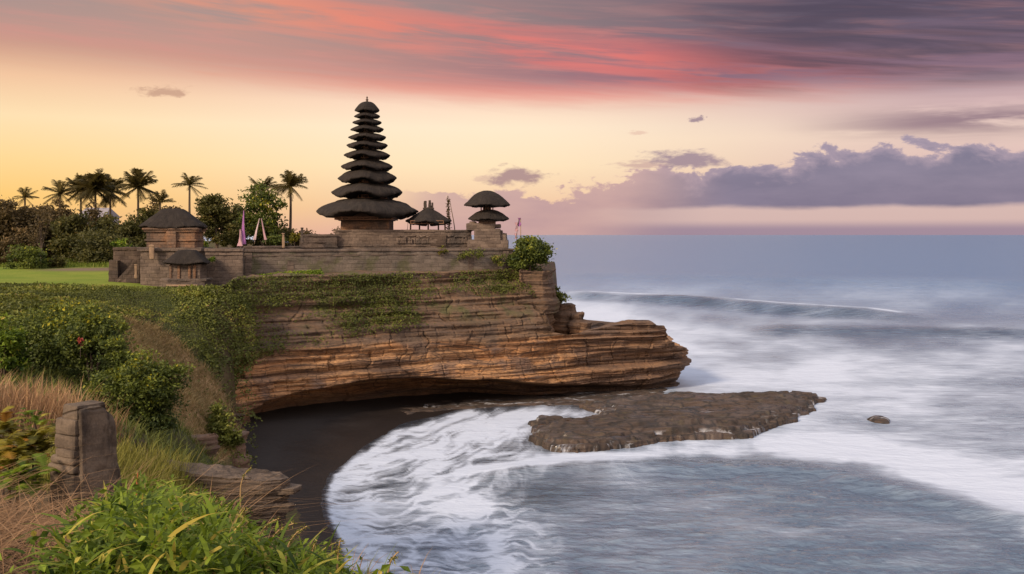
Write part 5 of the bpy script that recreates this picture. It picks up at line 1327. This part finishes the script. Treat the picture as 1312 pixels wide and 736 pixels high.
# grasses: straw behind and in front of the pillar, yellow green tuft beside it
def grass(name, poly_fn, n, box, hgt, mat, label, seed, width=.008, lean=.35, droop=.6, seg=4, tip=.15, base_t=.35):
    rng = np.random.default_rng(seed); x, y = scatter(*box, n, rng)
    k = rng.random(n) < poly_fn(x, y); x, y = x[k], y[k]; z = ground_z(x, y) - .03
    cl = fbm(x * 1.1, y * 1.1, 0, seed, 3)
    t = np.clip(base_t + .3 * cl + rng.normal(0, .16, len(x)), 0, 1)
    struct(link(name, blades(name, np.stack([x, y, z], 1), hgt * (1 + .5 * cl), rng, width, lean, droop, seg, None, t, tip), M[mat]), 'stuff', label)
def blob2(cx, cy, rx, ry): return lambda x, y: np.clip(1.4 - ((x - cx) / rx) ** 2 - ((y - cy) / ry) ** 2 + .5 * fbm(x * .8, y * .8, 0, 3, 3), 0, 1)
grass('dry_grass', blob2(-10.6, 19.4, 2.5, 2.4), 14000, (-15, -5, 15.5, 23), .85, 'straw', 'tall pinkish straw grass behind the stone pillar', 61, .020, .28, .35, 4, .1, .45)
grass('yellow_grass', blob2(-6.1, 16.2, 1.7, 2.4), 22000, (-8.2, -3.9, 13.0, 19.5), .50, 'ygrass', 'fine yellow green grass between the pillar and the rock ledge', 62, .012, .3, .4, 3, .1, .45)
grass('straw_litter', lambda x, y: np.clip(1.2 - ((x + 5.2) / 2.4) ** 2 - ((y - 8.6) / 2.6) ** 2, 0, 1), 9000, (-8.5, -2.6, 5.5, 11.8), .55, 'straw', 'flattened dry straw grass below the pillar', 63, .009, 1.5, 1.2, 5, .1, .4)
grass('green_grass', lambda x, y: np.clip(.9 - sst(y, 36, 44), 0, 1) * (x < -6) * .9, 26000, (-24, -4, 19, 42), .42, 'ivy', 'rough green undergrowth on the near bank', 64, .025, .5, .6, 3, .2, .35)

# arching leaves of the green plant thicket
def thicket(seed=71):
    rng = np.random.default_rng(seed)
    nP = 420; V = []; parts = []
    x = rng.uniform(-3.3, .25, nP); y = rng.uniform(4.6, 9.6, nP)
    # inside the wedge the photo shows green
    px = 656 + x / y * F
    lim_l = np.interp(y, [4.6, 7, 9.6], [60, 110, 150]); lim_r = np.interp(y, [4.6, 6, 7, 8, 9.6], [560, 500, 420, 330, 260])
    k = (px > lim_l) & (px < lim_r); x, y, px = x[k], y[k], px[k]
    # target top of the plants in the picture, falling to the right, gives their height
    ttop = np.interp(px, [60, 120, 160, 200, 240, 300, 350, 420, 470, 530], [660, 625, 604, 600, 612, 640, 668, 690, 706, 722])
    z = ground_z(x, y)
    hmax = CH - (ttop - 301) * y / F - z
    hmax = hmax - .10
    h = np.clip(hmax * rng.uniform(.72, 1.02, len(x)), .22, 1.4)
    base = []; hh = []; dirs = []; tt = []; ww = []
    for i in range(len(x)):
        nl = rng.integers(44, 64); tcol = np.clip(rng.normal(.54, .2), .05, .98)
        for j in range(nl):
            a = rng.uniform(0, 2 * math.pi); lv = rng.random() ** .7
            base.append((x[i] + rng.normal(0, .06), y[i] + rng.normal(0, .06), z[i] + h[i] * (.02 + .91 * lv))); hh.append(rng.uniform(.08, .19))
            dirs.append((math.cos(a), math.sin(a), 0)); tt.append(np.clip(tcol + rng.normal(0, .2), 0, 1)); ww.append(rng.uniform(.016, .038))
    me = blades('green_thicket', np.array(base), np.array(hh), rng, np.array(ww), .80, 1.0, 5, np.array(dirs), np.array(tt), .10)
    o = struct(link('green_thicket', me, M['bright']), 'stuff', 'thicket of arching bright green leaves in front')
    nb_ = 9000; ii = rng.integers(0, len(x), nb_); lv = rng.random(nb_) ** .7
    pb = np.stack([x[ii] + rng.normal(0, .10, nb_), y[ii] + rng.normal(0, .10, nb_), z[ii] + h[ii] * (.2 + .8 * lv)], 1)
    struct(link('small_leaves', leaf_mesh('small_leaves', pb, .055, rng, .4, 1.7, np.clip(rng.normal(.55, .2, nb_), 0, 1)), M['bright']), 'stuff', 'small oval leaves mixed through the front thicket')
    st = [([(x[i], y[i], z[i] - .05), (x[i] + rng.normal(0, .03), y[i], z[i] + h[i] * .7)], [.008, .004]) for i in range(len(x))]
    struct(link('thicket_stems', tubes('thicket_stems', st, 4), M['bark']), 'stuff', 'thin stems of the green thicket')
    return x, y, z, h
tx_, ty_, tz_, th_ = thicket()
# fine grass fringe mixed into the thicket
grass('fringe_grass', lambda x, y: ((656 + x / y * F) > 250) * ((656 + x / y * F) < 545) * .9, 3600, (-2.6, .2, 5.2, 8.2), .55, 'bright', 'thin grass at the seaward edge of the thicket', 66, .010, .45, .7, 5, .3, .5)
rng = np.random.default_rng(77); nd = 420; x = rng.uniform(-2.6, .2, nd); y = rng.uniform(5, 8, nd); px = 656 + x / y * F
kd = (px > 150) & (px < 540) & (rng.random(nd) < np.interp(px, [150, 300, 540], [.35, .8, 1])); x, y, px = x[kd], y[kd], px[kd]; z = ground_z(x, y)
tp_ = np.interp(px, [150, 200, 240, 300, 350, 420, 470, 540], [606, 602, 612, 640, 666, 688, 704, 716])
hd_ = np.clip(CH - (tp_ - 301) * y / F - z, .25, 1.5)
struct(link('dry_blades', blades('dry_blades', np.stack([x, y, z + hd_ * .35], 1), hd_ * .62, rng, .011, .35, .9, 7, None, np.clip(rng.normal(.5, .2, len(x)), 0, 1)), M['straw']), 'stuff', 'dry bent grass blades among the front thicket')
# dry flowering stalks rising above the thicket
def stalk(px, py0, py1, Y, label, bend=.12, mat='straw', seed=0, head=True, wid=.007):
    rng = np.random.default_rng(seed); u = Y / F; b = P(px, py0, Y); h = (py0 - py1) * u
    t = thing('dry_stalk', b, label, 'plant')
    k = np.linspace(0, 1, 12)
    pts = np.stack([bend * k ** 3, 0 * k, h * k - abs(bend) * .5 * np.clip(k - .75, 0, 1) ** 1.2], 1)
    pts[0, 2] -= .25
    m = blades('stem', np.array([[0, 0, 0]]), .1, rng)
    link('stem', tubes('stem', [(pts, np.linspace(wid, wid * .5, 12))], 5), M[mat + '_solid'], t)
    if head:
        kk = rng.uniform(.62, 1.0, 46); c = np.stack([np.interp(kk, k, pts[:, j]) for j in range(3)], 1) + rng.normal(size=(46, 3)) * .007
        link('seed_head', leaf_mesh('seed_head', c, .024, rng, .5, 3.0), M['ygrass'], t)
M['straw_solid'] = plain('straw_stem', (.30, .20, .09), .7)
M['red_solid'] = plain('red_stem', (.42, .12, .05), .7)
for i, a in enumerate(((175, 640, 606, 7.6, 'reddish upright stalk at the top of the thicket', .01, 'red'), (209, 736, 660, 6.3, 'long pale curved stalk in the middle of the thicket', -.12, 'straw'),
        (310, 690, 650, 7.0, 'short dry stalk right of the pale slab', .02, 'straw'), (331, 705, 662, 6.6, 'dry hooked stalk leaning right over the dark sand', .14, 'straw'),
        (345, 712, 668, 6.4, 'tall dry stalk with nodding head before the dark sand', .16, 'straw'), (366, 726, 672, 6.0, 'hooked straw stalk nearest the waterline', .13, 'straw'),
        (398, 736, 694, 5.8, 'short upright seed stalk near the foam edge', .03, 'straw'), (432, 745, 690, 5.6, 'brown feathery seed stalk in front of the foam', .02, 'straw'), (497, 745, 706, 5.5, 'outermost thin stalk over the white surf', .06, 'straw'), (308, 636, 598, 9.0, 'thin brown twig rising over the rock ledge', .10, 'straw'))):
    stalk(*a, seed=i)

# ferns and leafy weeds left of the pillar
def fern(px, py, Y, rpx, label, seed, mat='yellow', nf=26):
    rng = np.random.default_rng(seed); u = Y / F; c = P(px, py, Y); Rr = rpx * u; gz = float(ground_z(c.x, c.y))
    t = thing('fern', (c.x, c.y, gz), label, 'fern'); z0 = c.z - gz
    V = []; T = []
    for k in range(nf):
        a = rng.uniform(0, 2 * math.pi); e = R(rng.uniform(0, 65)); L = Rr * rng.uniform(.6, 1.05); m = 16
        d0 = np.array([math.cos(a) * math.cos(e), math.sin(a) * math.cos(e), math.sin(e)]); sd2 = np.array([-math.sin(a), math.cos(a), 0]); ks = np.linspace(0, 1, m); tn = np.clip(rng.normal(.5, .2), 0, 1)
        o3 = rng.normal(size=3) * Rr * np.array([.35, .35, .2])
        sp_ = o3 + d0[None] * (ks * L)[:, None] + np.array([0, 0, -1])[None] * (L * .45 * ks ** 2)[:, None] + np.array([0, 0, z0])
        for j in range(1, m - 1):
            tg = sp_[j + 1] - sp_[j]; tg /= np.linalg.norm(tg)
            for sg in (-1, 1):
                ll = L * .26 * math.sin(math.pi * (.15 + .8 * ks[j])) * rng.uniform(.8, 1.2); dv = sd2 * sg * .85 + tg * .5 + np.array([0, 0, -.25 * rng.random()]); w = tg * L * .040
                V += [sp_[j] - w, sp_[j] + w, sp_[j] + dv * ll + w * .3, sp_[j] + dv * ll - w * .3]; T += [np.clip(tn + .2 * ks[j], 0, 1)] * 4
    link('fronds', mesh_np('fronds', np.array(V), np.arange(len(V)).reshape(-1, 4), {'tint': np.array(T)}, False), M[mat], t)
    link('stem', tubes('stem', [([(0, 0, -.1), (0, 0, z0 * .6), (0, 0, z0)], [.02, .016, .01])], 5), M['bark'], t)
fern(42, 566, 11.4, 42, 'yellow fern with browning fronds beside the pillar', 81, nf=70)
fern(12, 590, 11.0, 44, 'yellow green fern at the frame edge', 82, nf=70)
fern(22, 618, 10.6, 42, 'bright green low fern in front of the yellow ferns', 83, 'bright', 60)
fern(45, 536, 13.5, 20, 'small green fern in the dark behind the yellow fern', 84, 'bright', 30)
fern(4, 556, 12.4, 36, 'pale fern half outside the frame above the yellow green one', 85, nf=50)
